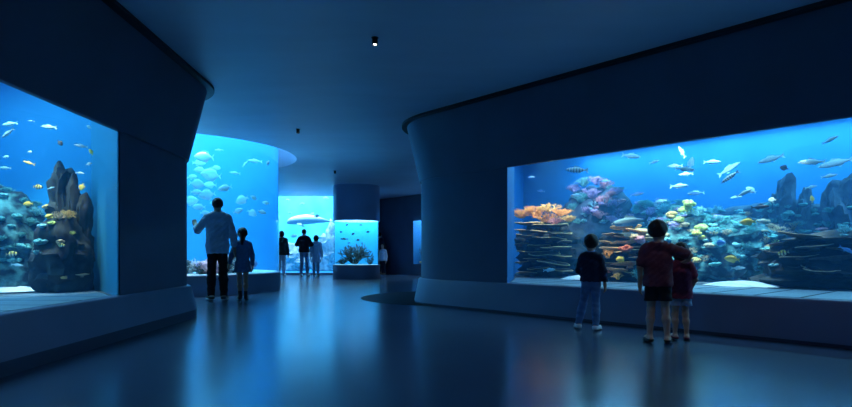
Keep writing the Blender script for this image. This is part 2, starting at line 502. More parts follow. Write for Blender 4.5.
rock_spot(20, 290, 5.7, 0, 0, 150, 30, (.75,.95,1.0))
for s_, q_ in ((5.0,9.2),(4.2,8.6),(3.4,9.4),(2.7,8.8),(2.0,9.3),(1.2,8.7)):
    spot('reef_tank_beam', wr(s_, q_, 2.92), wr(s_-.25, q_+.1, .5), 70, 11, (.55,.92,1.0), .8, .05)
LL = area('rock_tank_lamp', (-5.0, 3.2, 2.94), 1.8, 6.5, 150, (.34,.82,1.0))
LD = area('drum_tank_lamp', (OC[0], OC[1], 4.36), 3.9, 3.9, 255, (.24,.78,1.0), 0, 'DISK')
for k, a in enumerate((-75, -38, 0, 34)):
    area('recess_fill_lamp', (OC[0]+2.41*math.cos(R(a)), OC[1]+2.41*math.sin(R(a)), 4.4), .3, .3, 20, (.22,.70,1.0), 0, 'DISK')  # unseen lamps added to brighten the recess wall around the drum
for a, r in ((-150,.9),(-95,1.3),(-60,.7),(-40,1.5)):
    x, y = OC[0]+r*math.cos(R(a)), OC[1]+r*math.sin(R(a))
    spot('drum_shaft_fill_spot', (x, y, 4.15), (x+.15, y+.1, .4), 90, 13, (.6,.9,1.0), .8, .05)
spot('drum_shaft_fill_spot', (-4.9, 11.6, 4.1), (-4.35, 11.0, .45), 420, 26, (.95,.95,1.0))  # unseen spot added to light the coral on the drum floor
LC = area('column_tank_lamp', (CC[0], CC[1], 2.28), 1.2, 1.2, 50, (.40,.86,1.0), 0, 'DISK')
LF = area('ocean_tank_lamp', (-5.75, 23.3, 3.72), 5.4, 3.0, 480, (.44,.79,1.0))
c = (P1+P2)/2 + nB*.55
LS = area('niche_tank_lamp', (c.x, c.y, 2.45), 1.4, .8, 50, (.55,.85,1.0), math.atan2(dB.y, dB.x))

# --- downlights
M_can = surf_mat('black_lamp_housing', (.01,.01,.012), rough=.4)
M_bulb_on = emit_mat('warm_lamp_face', (1.0,.90,.74), 30)
M_bulb_dim = emit_mat('dim_lamp_face', (.8,.9,1.0), 1.2)
def downlight(px, py, label, lit, watts):
    D = (ZC-CAMZ-.035)*F/(HZ-py); x = (px-CX)/F*D
    root = empty('ceiling_downlight', (x, D, ZC)); put(root, label, 'ceiling light', None)
    mb = MB(); mb.lathe([(0,-.001),(.036,-.001),(.036,-.006),(0,-.006)], 24); mb.build('mounting_plate', M_can, root, True)
    mb = MB(); mb.lathe([(0,-.005),(.026,-.005),(.028,-.009),(.028,-.072),(.024,-.075),(.021,-.062),(0,-.062)], 24); mb.build('housing', M_can, root, True)
    mb = MB(); mb.lathe([(0,-.071),(.012,-.069),(.019,-.063)], 24); mb.build('bulb', M_bulb_on if lit else M_bulb_dim, root, True)
    if watts:
        l = bpy.data.lights.new('downlight_beam', 'SPOT'); l.energy = watts; l.spot_size = R(110); l.spot_blend = .9; l.color = (1,.93,.82); l.shadow_soft_size = .02
        o = bpy.data.objects.new('downlight_beam', l); COL.objects.link(o); o.location = (x, D, ZC-.09)
downlight(375, 41, 'small black ceiling downlight with the bright lit bulb', True, 2)
downlight(298, 131, 'small black ceiling downlight beside the round opening over the drum tank', False, 0)
downlight(700, -60, 'small black downlight added out of view to light the three children', True, 9)  # extra fixture out of view, brightens the children from the camera side
downlight(150, -160, 'small black downlight added out of view near the entrance as fill light', True, 5)  # second extra fixture out of view, adds fill light to the room
downlight(335, 172, 'small black ceiling downlight in front of the tank column', False, 0)
# ------------------------------------------------------------------ rocks and corals
from mathutils.bvhtree import BVHTree
M_rock = surf_mat('dark_reef_rock', (.006,.010,.011), (.045,.055,.048), rough=.9, scale=5, bump=.6, bscale=14)
M_rock_teal = surf_mat('teal_encrusted_rock', (.008,.022,.028), (.13,.36,.34), rough=.9, scale=7, bump=.9, bscale=14, contrast=(.44,.66))
M_rock_blue = surf_mat('slate_blue_rock', (.012,.028,.045), (.07,.14,.19), rough=.9, scale=5, bump=.6, bscale=14)
M_rock_pale = surf_mat('pale_coral_rock', (.30,.32,.33), (.75,.70,.68), rough=.9, scale=7, bump=.6, bscale=16)
def cmat(name, a, b, scale=18): return surf_mat(name, a, b, rough=.75, scale=scale, bump=.5, bscale=40, contrast=(.3,.7))
M_c_orange = cmat('orange_coral', (.72,.26,.05), (1.0,.55,.16))
M_c_gold = cmat('golden_coral', (.72,.42,.08), (.98,.72,.28))
M_c_tan = cmat('tan_coral', (.42,.30,.16), (.85,.66,.40))
M_c_rim = cmat('pale_growing_edge', (.85,.52,.16), (1.0,.80,.42))
M_c_brown = cmat('brown_plate_coral', (.06,.05,.035), (.20,.15,.09))
M_c_teal = cmat('teal_coral', (.06,.30,.30), (.22,.62,.56))
M_c_aqua = cmat('aqua_coral', (.16,.50,.55), (.45,.85,.82))
M_c_lime = cmat('lime_coral', (.42,.55,.08), (.82,.92,.30))
M_c_yellow = cmat('yellow_coral', (.75,.58,.04), (1.0,.85,.22))
M_c_lilac = cmat('lilac_coral', (.30,.25,.48), (.62,.52,.78))
M_c_pink = cmat('pink_coral', (.62,.24,.30), (.92,.52,.52))
M_c_red = cmat('rust_red_coral', (.45,.08,.04), (.80,.24,.12))
M_c_dark = cmat('dark_bush_coral', (.03,.045,.045), (.10,.13,.12))
M_c_white = cmat('pale_coral', (.60,.56,.56), (.95,.88,.88))

def ico(sub):
    bm = bmesh.new(); bmesh.ops.create_icosphere(bm, subdivisions=sub, radius=1)
    v = [x.co.copy() for x in bm.verts]; f = [[q.index for q in p.verts] for p in bm.faces]; bm.free(); return v, f
ICO = {k: ico(k) for k in (1, 2, 3, 4, 5)}
ROCKS = {}
def rock(name, label, loc, size, seed, mat, tank_key, group=None, zfloor=ZS+.004, strata=.10, lump=.30, sub=4, rz=0.0, tower=False, rough_=.16):
    """a boulder resting on the tank floor; size = half extents in x, y and full height"""
    vs, fs = ICO[sub]
    o3 = Vector((seed*7.3, seed*3.1, seed*1.7))
    hx, hy, H = size
    ca, sa = math.cos(rz), math.sin(rz)
    top = H*1.02
    out = []
    sc = 1.6/max(.15, min(hx, hy))
    for v in vs:
        d = v.copy()
        z = d.z
        if tower:
            w = 1.0 if abs(z) < .6 else math.sqrt(max(0, 1-((abs(z)-.6)/.4)**2))
            h = math.hypot(d.x, d.y) or 1
            d.x, d.y = d.x/h*w, d.y/h*w
        p3 = Vector((d.x*hx, d.y*hy, z*H*.62))
        nz = mnoise.fractal(p3*sc*.55+o3, 1.0, 2.0, 5)
        k = 1 + lump*nz
        st = mnoise.noise(Vector((p3.z*9.0/max(.3, H)+seed, d.x*.6, d.y*.6)))
        k *= 1 + strata*(1 if st > .05 else -.6)
        k += rough_*mnoise.fractal(p3*sc*1.9+o3*1.3, .9, 2.1, 4)
        x, y, zz = d.x*hx*k, d.y*hy*k, H*.40 + z*H*.62*(1+lump*.55*nz)
        zz = max(zz, 0)
        out.append((x*ca-y*sa, x*sa+y*ca, zz))
    o = mesh_obj(name, out, fs, mat, None, True, None, 50)
    o.location = (loc[0], loc[1], zfloor)
    put(o, label, 'rock', group)
    ROCKS.setdefault(tank_key, []).append(o)
    return o
def bvh_of(key):
    vs, fs = [], []
    for o in ROCKS[key]:
        b = len(vs); L = Vector(o.location)
        vs += [v.co + L for v in o.data.vertices]; fs += [tuple(i+b for i in p.vertices) for p in o.data.polygons]
    return BVHTree.FromPolygons(vs, fs)
EYE = Vector((0, 0, CAMZ))
def hit(bvh, px, py):
    d = Vector(((px-CX)/F, 1.0, (HZ-py)/F)).normalized()
    p, n, i, t = bvh.ray_cast(EYE, d)
    return p, n

# coral shapes, each about 1 unit across, standing on z = 0
def branch_shape(seed, stems=9, spread=1.0, levels=3, r0=.05, n=5, curl=.25, split=2):
    rnd = random.Random(seed); mb = MB()
    def grow(p, d, L, r, lv):
        pts = [p]; rr = [r]
        for k in range(3):
            d = (d + Vector((rnd.uniform(-curl,curl), rnd.uniform(-curl,curl), rnd.uniform(-.02,curl*.8)))).normalized()
            p = p + d*(L/3); pts.append(p); rr.append(r*(1-.16*(k+1)))
        mb.tube(pts, rr, n)
        if lv > 0:
            for _ in range(split + (rnd.random() < .4)):
                a = rnd.uniform(0, 2*PI); u = d.orthogonal().normalized(); w = d.cross(u)
                dd = (d + (u*math.cos(a)+w*math.sin(a))*rnd.uniform(.5,.9)).normalized()
                grow(p - d*rnd.uniform(0, L*.25), dd, L*rnd.uniform(.6,.8), r*.62, lv-1)
    for i in range(stems):
        a = 2*PI*i/stems + rnd.uniform(-.3,.3); t = rnd.uniform(.15, 1.0)*spread
        d = Vector((math.cos(a)*t, math.sin(a)*t, 1)).normalized()
        grow(Vector((math.cos(a)*.05, math.sin(a)*.05, 0)), d, rnd.uniform(.24,.32), r0*rnd.uniform(.8,1.1), levels)
    return mb
def head_shape(seed, n=14, flat=.8):
    rnd = random.Random(seed); mb = MB(); vs, fs = ICO[2]
    for i in range(n):
        a = rnd.uniform(0, 2*PI); r = .36*math.sqrt(rnd.random())
        c = Vector((math.cos(a)*r, math.sin(a)*r, flat*(.14 + .42*(1-(r/.40)**2)*rnd.uniform(.5,1))))
        s = rnd.uniform(.13, .21)
        out = []
        for v in vs:
            k = 1 + .22*mnoise.noise(v*3.2 + Vector((i*3.1, seed, 0)))
            out.append(c + Vector((v.x, v.y, v.z*.9))*s*k)
        mb.add(out, fs)
    mb.tube([(0,0,-.06),(0,0,.16)], [.26,.30], 12)
    return mb
def plate_shape(seed, n=36, th=.030):
    rnd = random.Random(seed); ph = [rnd.uniform(0, 6.28) for _ in range(5)]
    def edge(a): return .5*(1 + .14*math.sin(2*a+ph[0]) + .09*math.sin(3*a+ph[1]) + .06*math.sin(5*a+ph[2]) + .04*math.sin(9*a+ph[3]))
    mb = MB(); rim = MB(); vs, fs = [], []
    rings = [0.12, .4, .7, .9, 1.0]
    def zt(t, a): return .10 + .10*t*t + .02*math.sin(3*a+ph[4])*t
    for t in rings:
        for i in range(n):
            a = 2*PI*i/n; r = edge(a)*t; vs.append((r*math.cos(a), r*math.sin(a), zt(t,a)))
    for t in rings[::-1]:
        for i in range(n):
            a = 2*PI*i/n; r = edge(a)*t; vs.append((r*math.cos(a), r*math.sin(a), zt(t,a)-th-(.06 if t < .2 else .02*(1-t))))
    k = 2*len(rings)
    for q in range(k-1):
        for i in range(n): fs.append((q*n+i, q*n+(i+1)%n, (q+1)*n+(i+1)%n, (q+1)*n+i))
    fs.append(tuple(range(n))[::-1]); fs.append(tuple((k-1)*n+i for i in range(n)))
    mb.add(vs, fs)
    mb.tube([(0,0,-.08),(0,0,.06)], [.14,.10], 10)
    pts = [(edge(2*PI*i/n)*1.0*math.cos(2*PI*i/n), edge(2*PI*i/n)*math.sin(2*PI*i/n), zt(1,2*PI*i/n)-th*.4) for i in range(n+1)]
    rim.tube(pts, .021, 6, 0, False)
    return mb, rim
def fan_shape(seed):
    rnd = random.Random(seed); mb = MB()
    def grow(p, ang, L, r, lv):
        q = (p[0]+math.sin(ang)*L, p[1]+rnd.uniform(-.02,.02), p[2]+math.cos(ang)*L)
        mb.tube([p, q], [r, r*.75], 5)
        if lv:
            for s in (-1, 1): grow(q, ang + s*rnd.uniform(.25,.5), L*.78, r*.72, lv-1)
    grow((0,0,-.05), 0, .26, .035, 5)
    return mb
SHAPES = {}
def shape_mesh(kind, seed):
    key = (kind, seed)
    if key not in SHAPES:
        if kind == 'branch': m = [branch_shape(seed)]
        elif kind == 'table': m = [branch_shape(seed, 14, 1.9, 3, .045, 5, .22)]
        elif kind == 'bush': m = [branch_shape(seed, 22, 1.6, 3, .042, 5, .3)]
        elif kind == 'head': m = [head_shape(seed)]
        elif kind == 'dome': m = [head_shape(seed, 9, .6)]
        elif kind == 'fan': m = [fan_shape(seed)]
        else: m = list(plate_shape(seed))
        SHAPES[key] = m
    return SHAPES[key]
MESHC = {}
NAMES = {'branch':'branching_coral','table':'table_coral','bush':'bush_coral','head':'cauliflower_coral','dome':'dome_coral','fan':'sea_fan','plate':'plate_coral'}
def coral(kind, seed, mat, loc, size, label, group=None, rot=None, squash=1.0, rim=None, cat='coral'):
    sh = shape_mesh(kind, seed)
    def data(i, m):
        key = (kind, seed, i, m.name)
        if key not in MESHC:
            me = bpy.data.meshes.new(NAMES[kind]); me.from_pydata(sh[i].v, [], sh[i].f); me.materials.append(m)
            me.polygons.foreach_set('use_smooth', [True]*len(me.polygons)); me.update(); MESHC[key] = me
        return MESHC[key]
    o = bpy.data.objects.new(NAMES[kind], data(0, mat)); COL.objects.link(o)
    o.location = loc; o.scale = (size, size, size*squash)
    rnd = random.Random(int(abs(loc[0])*1000+abs(loc[2])*7000))
    o.rotation_euler = rot if rot else (rnd.uniform(-.15,.15), rnd.uniform(-.15,.15), rnd.uniform(0, 6.28))
    put(o, label, cat, group)
    if kind == 'plate':
        r = bpy.data.objects.new('growing_edge', data(1, rim or M_c_rim)); COL.objects.link(r); r.parent = o
        put(r, 'pale growing edge')
    return o

# ---------------- reef in the right wall tank
aR = math.atan2(DR.y, DR.x)
def rock_r(x0, x1, ytop, q, hd, seed, mat, label, group=None, name='reef_rock', **kw):
    c = rq((x0+x1)/2, 283, q); P = rq((x0+x1)/2, ytop, q)
    w = abs((rq(x1, 283, q) - rq(x0, 283, q)).dot(DR))/2
    return rock(name, label, c, (w, hd, P.z-ZS), seed, mat, 'R', group, rz=aR, **kw)
rock_r(518, 578, 221, 8.65, .34, 3, M_rock, 'dark rock wall carrying shelves of plate coral, under the orange coral')
rock_r(556, 632, 186, 9.55, .45, 5, M_rock_blue, 'slate blue rock slope behind the smallest boy, crowned with lilac coral')
rock_r(592, 660, 236, 8.2, .42, 8, M_rock, 'dark rock mound with stepped plates between the boys')
rock_r(636, 722, 210, 9.0, .50, 11, M_rock_teal, 'teal encrusted rock mound with lime corals behind the embracing children')
rock_r(700, 778, 214, 9.1, .50, 14, M_rock_teal, 'teal encrusted rock hump beside the two yellow fish')
rock_r(756, 905, 234, 8.35, .55, 17, M_rock, 'big dark rock ledge above the white sand', strata=.16)
rock_r(700, 860, 203, 9.95, .35, 21, M_rock_blue, 'long slate blue rock ridge under the dark rock stacks')
rock_r(610, 712, 204, 9.95, .35, 23, M_rock_blue, 'slate blue rock ridge far behind the silver fish')
rock_r(772, 797, 184, 9.75, .22, 31, M_rock_blue, 'tall dark rock stack rising above the ridge', name='rock_stack', tower=True, strata=.10, lump=.45, rough_=.26)
rock_r(797, 812, 192, 9.8, .16, 33, M_rock_blue, 'shorter slim rock stack next to the tall one', name='rock_stack', tower=True, strata=.10, lump=.45, rough_=.26)
rock_r(825, 858, 182, 9.6, .25, 35, M_rock_blue, 'broad dark rock stack above the ledge coral', name='rock_stack', tower=True, strata=.10, lump=.45, rough_=.26)
BR = bvh_of('R')
rndR = random.Random(11)
def on(bvh, px, py, fallback=None):
    p, n = hit(bvh, px, py)
    return (p, n) if p is not None else (fallback, None)
def coral_r(kind, seed, mat, px, py, wpx, label, q=8.4, group=None, squash=1.0, rim=None, rot=None, sink=.02, up=0.0):
    p, n = on(BR, px, py, rq(px, py, q))
    s = wpx/ppm(p)
    p = p + Vector((0, 0, up)) - NR*0.0
    return coral(kind, seed, mat, p - Vector((0,0,sink*s)), s, label, group, rot, squash, rim)
# orange canopy
for i, (px, py, w, mat, kind, lab) in enumerate([
    (521,213,24,M_c_orange,'bush','orange bush coral at the pane edge of the reef, lowest of the orange canopy'),
    (534,211,26,M_c_orange,'bush','bright orange bush coral in the canopy nearest the pane edge'),
    (548,207,24,M_c_gold,'table','golden table coral on top of the orange canopy'),
    (545,217,28,M_c_orange,'table','wide orange table coral under the golden one'),
    (560,211,22,M_c_orange,'bush','orange bush coral beside the lilac slope'),
    (569,217,18,M_c_gold,'bush','small golden bush coral at the inner end of the orange canopy'),
    (556,219,18,M_c_pink,'bush','pink bush coral below the orange canopy')]):
    P = rq(px, py+5, 8.35)
    coral(kind, 40+i, mat, P, w/ppm(P)*.95, lab, None, None, .62)
# shelves under it
sh = [(530,225,26),(552,227,30),(521,231,16),(541,233,24),(561,234,20),(528,238,22),(549,240,28),(565,243,16),(520,245,15),(538,247,24),(556,249,26),(527,253,20),(546,255,26),(563,257,18),(534,261,20),(521,263,14),(552,264,28),(540,269,22),(562,271,18),(527,274,20)]
for i, (px, py, w) in enumerate(sh):
    P = rq(px, py, 8.05 + .10*((i*37) % 5)/4)
    s = w/ppm(P)
    coral('plate', 60+i % 5, M_c_brown, P - Vector((0,0,.10*s*.6)), s, 'brown plate coral shelf with pale rim, stacked below the orange coral', 'plate corals stacked under the orange coral', (rndR.uniform(-.14,.14), rndR.uniform(-.14,.14), rndR.uniform(0,6)), .7)
# lilac slope
lil = [(574,192,16),(584,186,18),(596,184,16),(606,188,18),(616,194,14),(580,202,18),(592,198,20),(604,204,18),(616,206,16),(573,210,14),(588,214,16),(600,218,16),(612,222,14)]
for i, (px, py, w) in enumerate(lil):
    m = [M_c_lilac, M_c_teal, M_c_lilac, M_c_pink][i % 4]
    nm = {M_c_lilac: 'lilac', M_c_teal: 'teal', M_c_pink: 'pink'}[m]
    coral_r('bush', 80+i % 4, m, px, py, w, nm+' bush coral on the slate blue slope behind the smallest boy', 9.2, nm+' corals on the blue slope', .8)
# central stepped plates
ctr = [(626,229,26,M_c_tan),(642,232,30,M_c_tan),(614,236,18,M_c_brown),(634,238,34,M_c_tan),(652,240,20,M_c_tan),(607,243,18,M_c_brown),(626,244,28,M_c_tan),(645,247,26,M_c_tan),(612,250,24,M_c_tan),(632,252,32,M_c_brown),(603,256,16,M_c_tan),(620,259,26,M_c_tan),(643,258,24,M_c_brown),(608,264,20,M_c_brown),(630,265,30,M_c_tan),(648,268,20,M_c_brown),(616,271,24,M_c_tan),(636,275,22,M_c_brown)]
for i, (px, py, w, m) in enumerate(ctr):
    P = rq(px, py, 7.75+.08*((i*53) % 4)); s = w/ppm(P)
    coral('plate', 60+i % 5, m, P - Vector((0,0,.06*s)), s, ('tan' if m is M_c_tan else 'brown')+' plate coral in the stepped stack between the boys', ('tan' if m is M_c_tan else 'brown')+' plates between the boys', (rndR.uniform(-.14,.14), rndR.uniform(-.14,.14), rndR.uniform(0,6)), .7)
for px, py, w, m, k, lab in [
    (621,258,11,M_c_yellow,'head','small bright yellow coral head on the plates beside the smallest boy'),
    (608,254,14,M_c_orange,'branch','thin orange branching coral rising beside the smallest boy'),
    (626,246,16,M_c_red,'dome','rust red coral patch on the stepped plates'),
    (641,238,14,M_c_pink,'head','pale pink coral head on the upper step beside the tallest boy'),
    (634,236,12,M_c_tan,'head','tan coral head on the top step below the big silver fish'),
    (603,272,14,M_c_red,'branch','rust red branching coral at the foot of the plates'),
    (618,276,12,M_c_gold,'branch','golden branching coral low by the tiles'),
    (638,274,16,M_c_teal,'bush','teal bush coral low by the tiles beside the tallest boy')]:
    P = rq(px, py+w*.3, 7.55); coral(k, 7, m, P, w/ppm(P), lab, None, None, .9)
# lime and teal corals behind the embracing children
for px, py, w, m, k, lab in [
    (688,206,15,M_c_lime,'head','lime cauliflower coral at the very top of the teal mound'),
    (686,213,17,M_c_lime,'head','lime cauliflower coral second from the top of the teal mound'),
    (672,217,14,M_c_gold,'head','golden cauliflower coral beside the tallest boy on the teal mound'),
    (680,221,14,M_c_lime,'dome','low lime dome coral under the two top heads'),
    (702,230,15,M_c_lime,'head','lime cauliflower coral above the small girl'),
    (696,235,11,M_c_yellow,'head','small yellow cauliflower coral just above the small girl'),
    (701,239,11,M_c_yellow,'dome','small yellow dome coral under the lime one above the girl'),
    (696,262,12,M_c_gold,'head','golden coral head at the girl shoulder height'),
    (664,212,16,M_c_aqua,'bush','aqua bush coral beside the tallest boy'),
    (698,216,18,M_c_aqua,'bush','aqua bush coral beside the lime heads'),
    (710,224,18,M_c_teal,'bush','teal bush coral between the mound and the hump'),
    (716,214,16,M_c_aqua,'table','aqua table coral at the saddle of the mound')]:
    coral_r(k, 9, m, px, py, w, lab, 8.7, None, .85)
def scatter(region, n, kinds, mats, size, label, group, seed):
    rnd = random.Random(seed); x0, x1, y0, y1 = region; c = 0; tries = 0
    while c < n and tries < n*8:
        tries += 1
        px, py = rnd.uniform(x0, x1), rnd.uniform(y0, y1)
        p, nn = hit(BR, px, py)
        if p is None or nn.z < -.25: continue
        s = rnd.uniform(*size)/ppm(p); m = rnd.choice(mats); k = rnd.choice(kinds)
        nm = {M_c_teal:'teal', M_c_aqua:'aqua', M_c_tan:'tan', M_c_lilac:'lilac', M_c_gold:'golden', M_c_brown:'brown', M_c_pink:'pink'}[m]
        coral(k, 120 + rnd.randint(0, 2), m, p - Vector((0,0,.03*s)), s, '%s %s coral %s' % (nm, {'bush':'bush','head':'cauliflower','dome':'dome','table':'table','branch':'branching','plate':'plate'}[k], label), '%s %s corals %s' % (nm, k, group), None, rnd.uniform(.6,.9))
        c += 1
scatter((640,722,206,268), 62, ['bush','head','dome'], [M_c_teal, M_c_teal, M_c_aqua, M_c_lilac, M_c_tan], (5,13), 'on the teal mound behind the embracing children', 'on the teal mound', 5)
scatter((704,776,212,270), 52, ['bush','dome','table'], [M_c_teal, M_c_teal, M_c_aqua, M_c_tan], (6,15), 'on the teal hump beside the yellow fish', 'on the teal hump', 6)
scatter((612,712,203,222), 24, ['bush','table'], [M_c_teal, M_c_lilac], (9,16), 'on the far ridge behind the silver fish', 'on the far ridge', 7)
scatter((720,852,203,228), 26, ['bush','dome'], [M_c_teal], (6,13), 'on the ridge under the rock stacks', 'under the rock stacks', 8)
scatter((566,622,190,226), 26, ['bush','dome','table'], [M_c_lilac, M_c_teal, M_c_pink, M_c_aqua], (6,13), 'covering the blue slope behind the smallest boy', 'covering the blue slope', 15)
scatter((790,852,222,236), 8, ['dome','bush'], [M_c_teal, M_c_aqua], (8,14), 'on the crest of the big dark ledge', 'on the ledge crest', 9)
# tan crest on the dark ledge
for px, py, w, m, k, lab in [
    (778,232,22,M_c_tan,'table','tan table coral on the crest of the ledge, second from the hump'),
    (792,229,22,M_c_tan,'table','pale tan table coral at the top of the ledge crest'),
    (766,236,16,M_c_aqua,'branch','aqua branching coral where the ledge meets the hump'),
    (822,230,12,M_c_pink,'head','small pink coral head on the dark ledge'),
    (772,243,14,M_c_lime,'branch','pale lime branching coral hanging at the ledge front')]:
    coral_r(k, 13, m, px, py, w, lab, 7.9, None, .5)
led = [(800,237,34),(832,240,40),(786,244,26),(815,248,32),(848,250,36),(772,252,20),(800,257,28),(836,260,40),(788,266,24),(820,270,34),(848,274,30),(770,262,18)]
for i, (px, py, w) in enumerate(led):
    P = rq(px, py, 7.85+.06*(i % 3)); s = w/ppm(P)
    coral('plate', 60+i % 5, M_c_brown, P-Vector((0,0,.05*s)), s, 'dark brown plate coral jutting from the front of the big ledge', 'plates on the front of the big ledge', (rndR.uniform(-.16,.16), rndR.uniform(-.16,.16), rndR.uniform(0,6)), .6, M_c_brown if i % 3 else M_c_tan)  # mostly brown rims: shade on the ledge put into their colour
# sand
def sand_bed(name, pts, label, h=.05, seed=1):
    c = Vector((sum(p.x for p in pts)/len(pts), sum(p.y for p in pts)/len(pts), 0))
    mb = MB(); n = len(pts); rings = 8; vs, fs = [], []
    for r in range(rings+1):
        t = r/rings
        for i, p in enumerate(pts):
            q = c + (Vector((p.x,p.y,0))-c)*t
            vs.append((q.x, q.y, ZS+.006 + h*(1-t**3)*(1+.4*mnoise.noise(Vector((q.x*4,q.y*4,seed))))))
    for r in range(rings):
        for i in range(n): fs.append((r*n+i, r*n+(i+1)%n, (r+1)*n+(i+1)%n, (r+1)*n+i))
    mb.add(vs, fs)
    return put(mb.build(name, M_sand, None, True), label, 'sand', None, 'stuff')
def blob_r(px, s0, s1, q0, q1, n=28):
    c = None
    return [wr((s0+s1)/2 + (s1-s0)/2*math.cos(2*PI*i/n)*(1+.12*math.sin(3*i)), (q0+q1)/2 + (q1-q0)/2*math.sin(2*PI*i/n)) for i in range(n)]
def s_of(px, q): return rq(px, 283, q).dot(DR)
sand_bed('sand_drift', blob_r(0, s_of(778,7.7), s_of(704,7.7), 7.42, 8.05), 'bright white sand drift behind the tiles beside the small girl')
sand_bed('sand_drift', blob_r(0, s_of(600,7.9), s_of(566,7.9), 7.45, 8.6), 'white sand drift in the gap beside the smallest boy', seed=3)

# ---------------- rocks in the left tank
def rock_l(x0, x1, ytop, D, hd, seed, mat, label, name='reef_rock', **kw):
    P = at((x0+x1)/2, ytop, D); w = abs(x1-x0)/2/F*D
    return rock(name, label, (P.x, P.y), (w, hd, P.z-ZS), seed, mat, 'L', None, **kw)
rock_l(54, 74, 167, 6.35, .17, 41, M_rock, 'tallest dark rock tower with a knobbly top behind the slanting glass', 'rock_tower', tower=True, strata=.09, lump=.42, rough_=.28)
rock_l(68, 80, 178, 6.25, .10, 43, M_rock, 'slim dark rock spire leaning against the tallest tower', 'rock_tower', tower=True, strata=.09, lump=.45, rough_=.28)
rock_l(40, 86, 215, 6.05, .30, 45, M_rock, 'wide dark rock pedestal crowned with yellow coral', strata=.08)
rock_l(-26, 46, 196, 6.35, .40, 47, M_rock_teal, 'teal encrusted rock mound in the corner of the left tank')
rock_l(-56, 10, 180, 6.35, .30, 49, M_rock_teal, 'tall teal rock mound cut by the picture edge')
rock_l(80, 90, 200, 6.3, .12, 51, M_rock, 'small dark rock spike beside the blue end wall', 'rock_tower', tower=True, strata=.09, lump=.45, rough_=.28)
BL = bvh_of('L')
def coral_l(kind, seed, mat, px, py, wpx, label, D=6.0, group=None, squash=.85):
    p, n = hit(BL, px, py)
    if p is None: p = at(px, py, D)
    s = wpx/ppm(p)
    return coral(kind, seed, mat, p-Vector((0,0,.03*s)), s, label, group, None, squash)
for px, py, w, m, k, lab in [
    (50,218,10,M_c_yellow,'head','small yellow coral head on the pedestal, first of the crown row'),
    (58,219,14,M_c_tan,'table','tan table coral in the crown of the dark pedestal'),
    (68,218,16,M_c_gold,'table','golden table coral at the inner end of the pedestal crown'),
    (52,224,9,M_c_lime,'dome','small lime dome coral just under the pedestal crown'),
    (60,243,9,M_c_tan,'head','tan coral head half way down the dark pedestal'),
    (72,235,8,M_c_lime,'bush','little lime bush coral on the shoulder of the pedestal'),
    (36,215,16,M_c_aqua,'bush','aqua bush coral between the mound and the pedestal'),
    (64,278,10,M_c_gold,'dome','golden dome coral at the foot of the pedestal'),
    (82,276,12,M_c_tan,'plate','tan plate coral at the foot of the pedestal near the blue end wall'),
    (47,208,9,M_c_gold,'head','golden coral head beside the pedestal crown'),
    (30,225,15,M_c_teal,'bush','dark teal bush coral low on the mound beside the pedestal')]:
    coral_l(k, 9, m, px, py, w, lab)
rnd = random.Random(77); c = 0
while c < 26:
    px, py = rnd.uniform(0, 44), rnd.uniform(180, 262); p, nn = hit(BL, px, py)
    if p is None: continue
    m = rnd.choice([M_c_teal, M_c_teal, M_c_aqua]); k = rnd.choice(['bush','dome','head']); s = rnd.uniform(7, 14)/ppm(p)
    nm = 'teal' if m is M_c_teal else 'aqua'
    coral(k, 120+rnd.randint(0,2), m, p-Vector((0,0,.03*s)), s, '%s %s coral covering the mound in the left tank' % (nm, {'bush':'bush','dome':'dome','head':'cauliflower'}[k]), '%s %s corals on the left mound' % (nm, k), None, .8); c += 1
n = 28
sand_bed('sand_drift', [at(6 + 38*math.cos(2*PI*i/n), 290, 6.2) + Vector((0, .36*math.sin(2*PI*i/n), 0)) for i in range(n)], 'bright white sand drift behind the tiles of the left tank', seed=5)

# ---------------- drum, column, far and niche tanks
rnd = random.Random(5)
for i in range(64):
    a = R(rnd.uniform(-140, -45) if i % 4 else rnd.uniform(-45, -14)); r = rnd.uniform(1.25, 1.85)
    p = Vector((OC[0]+r*math.cos(a), OC[1]+r*math.sin(a), .40))
    m = [M_c_white, M_c_pink, M_c_white, M_c_dark, M_c_lilac][i % 5]
    nm = ['white','pink','white','dark','lilac'][i % 5]
    coral(['branch','head','bush'][i % 3], 121, m, p, rnd.uniform(.32,.55), '%s %s coral on the floor of the drum tank' % (nm, ['branching','cauliflower','bush'][i % 3]), '%s %s corals in the drum tank' % (nm, ['branching','head','bush'][i % 3]), None, rnd.uniform(.7,1.1))
coral('bush', 201, M_c_dark, (CC[0]-.03, CC[1]-.12, .45), .95, 'large dark bush coral filling the column aquarium', None, (0,0,.4), 1.0)
coral('bush', 202, M_c_dark, (CC[0]-.42, CC[1]-.2, .45), .40, 'small dark bush coral beside the large one in the column aquarium', None, (0,0,.4), .7)
coral('branch', 203, M_c_dark, (CC[0]+.45, CC[1]-.12, .45), .42, 'thin dark branching coral at the rim of the column aquarium', None, (0,0,.4), .8)
for i, (px, w, h) in enumerate([(326,.45,1.5),(318,.4,.9),(290,.5,1.1),(300,.35,.6),(333,.4,2.0)]):
    P = at(px, 260, 23.6)
    rock('pale_reef_rock', ['tall white mottled rock behind the woman in the pale coat','low white mottled rock beside the couple','white mottled rock behind the woman in the dark jacket','smallest white mottled rock between the far visitors','tallest white mottled rock at the column edge'][i], (P.x, P.y), (w, .35, h), 60+i, M_rock_pale, 'F', zfloor=.094, lump=.45)
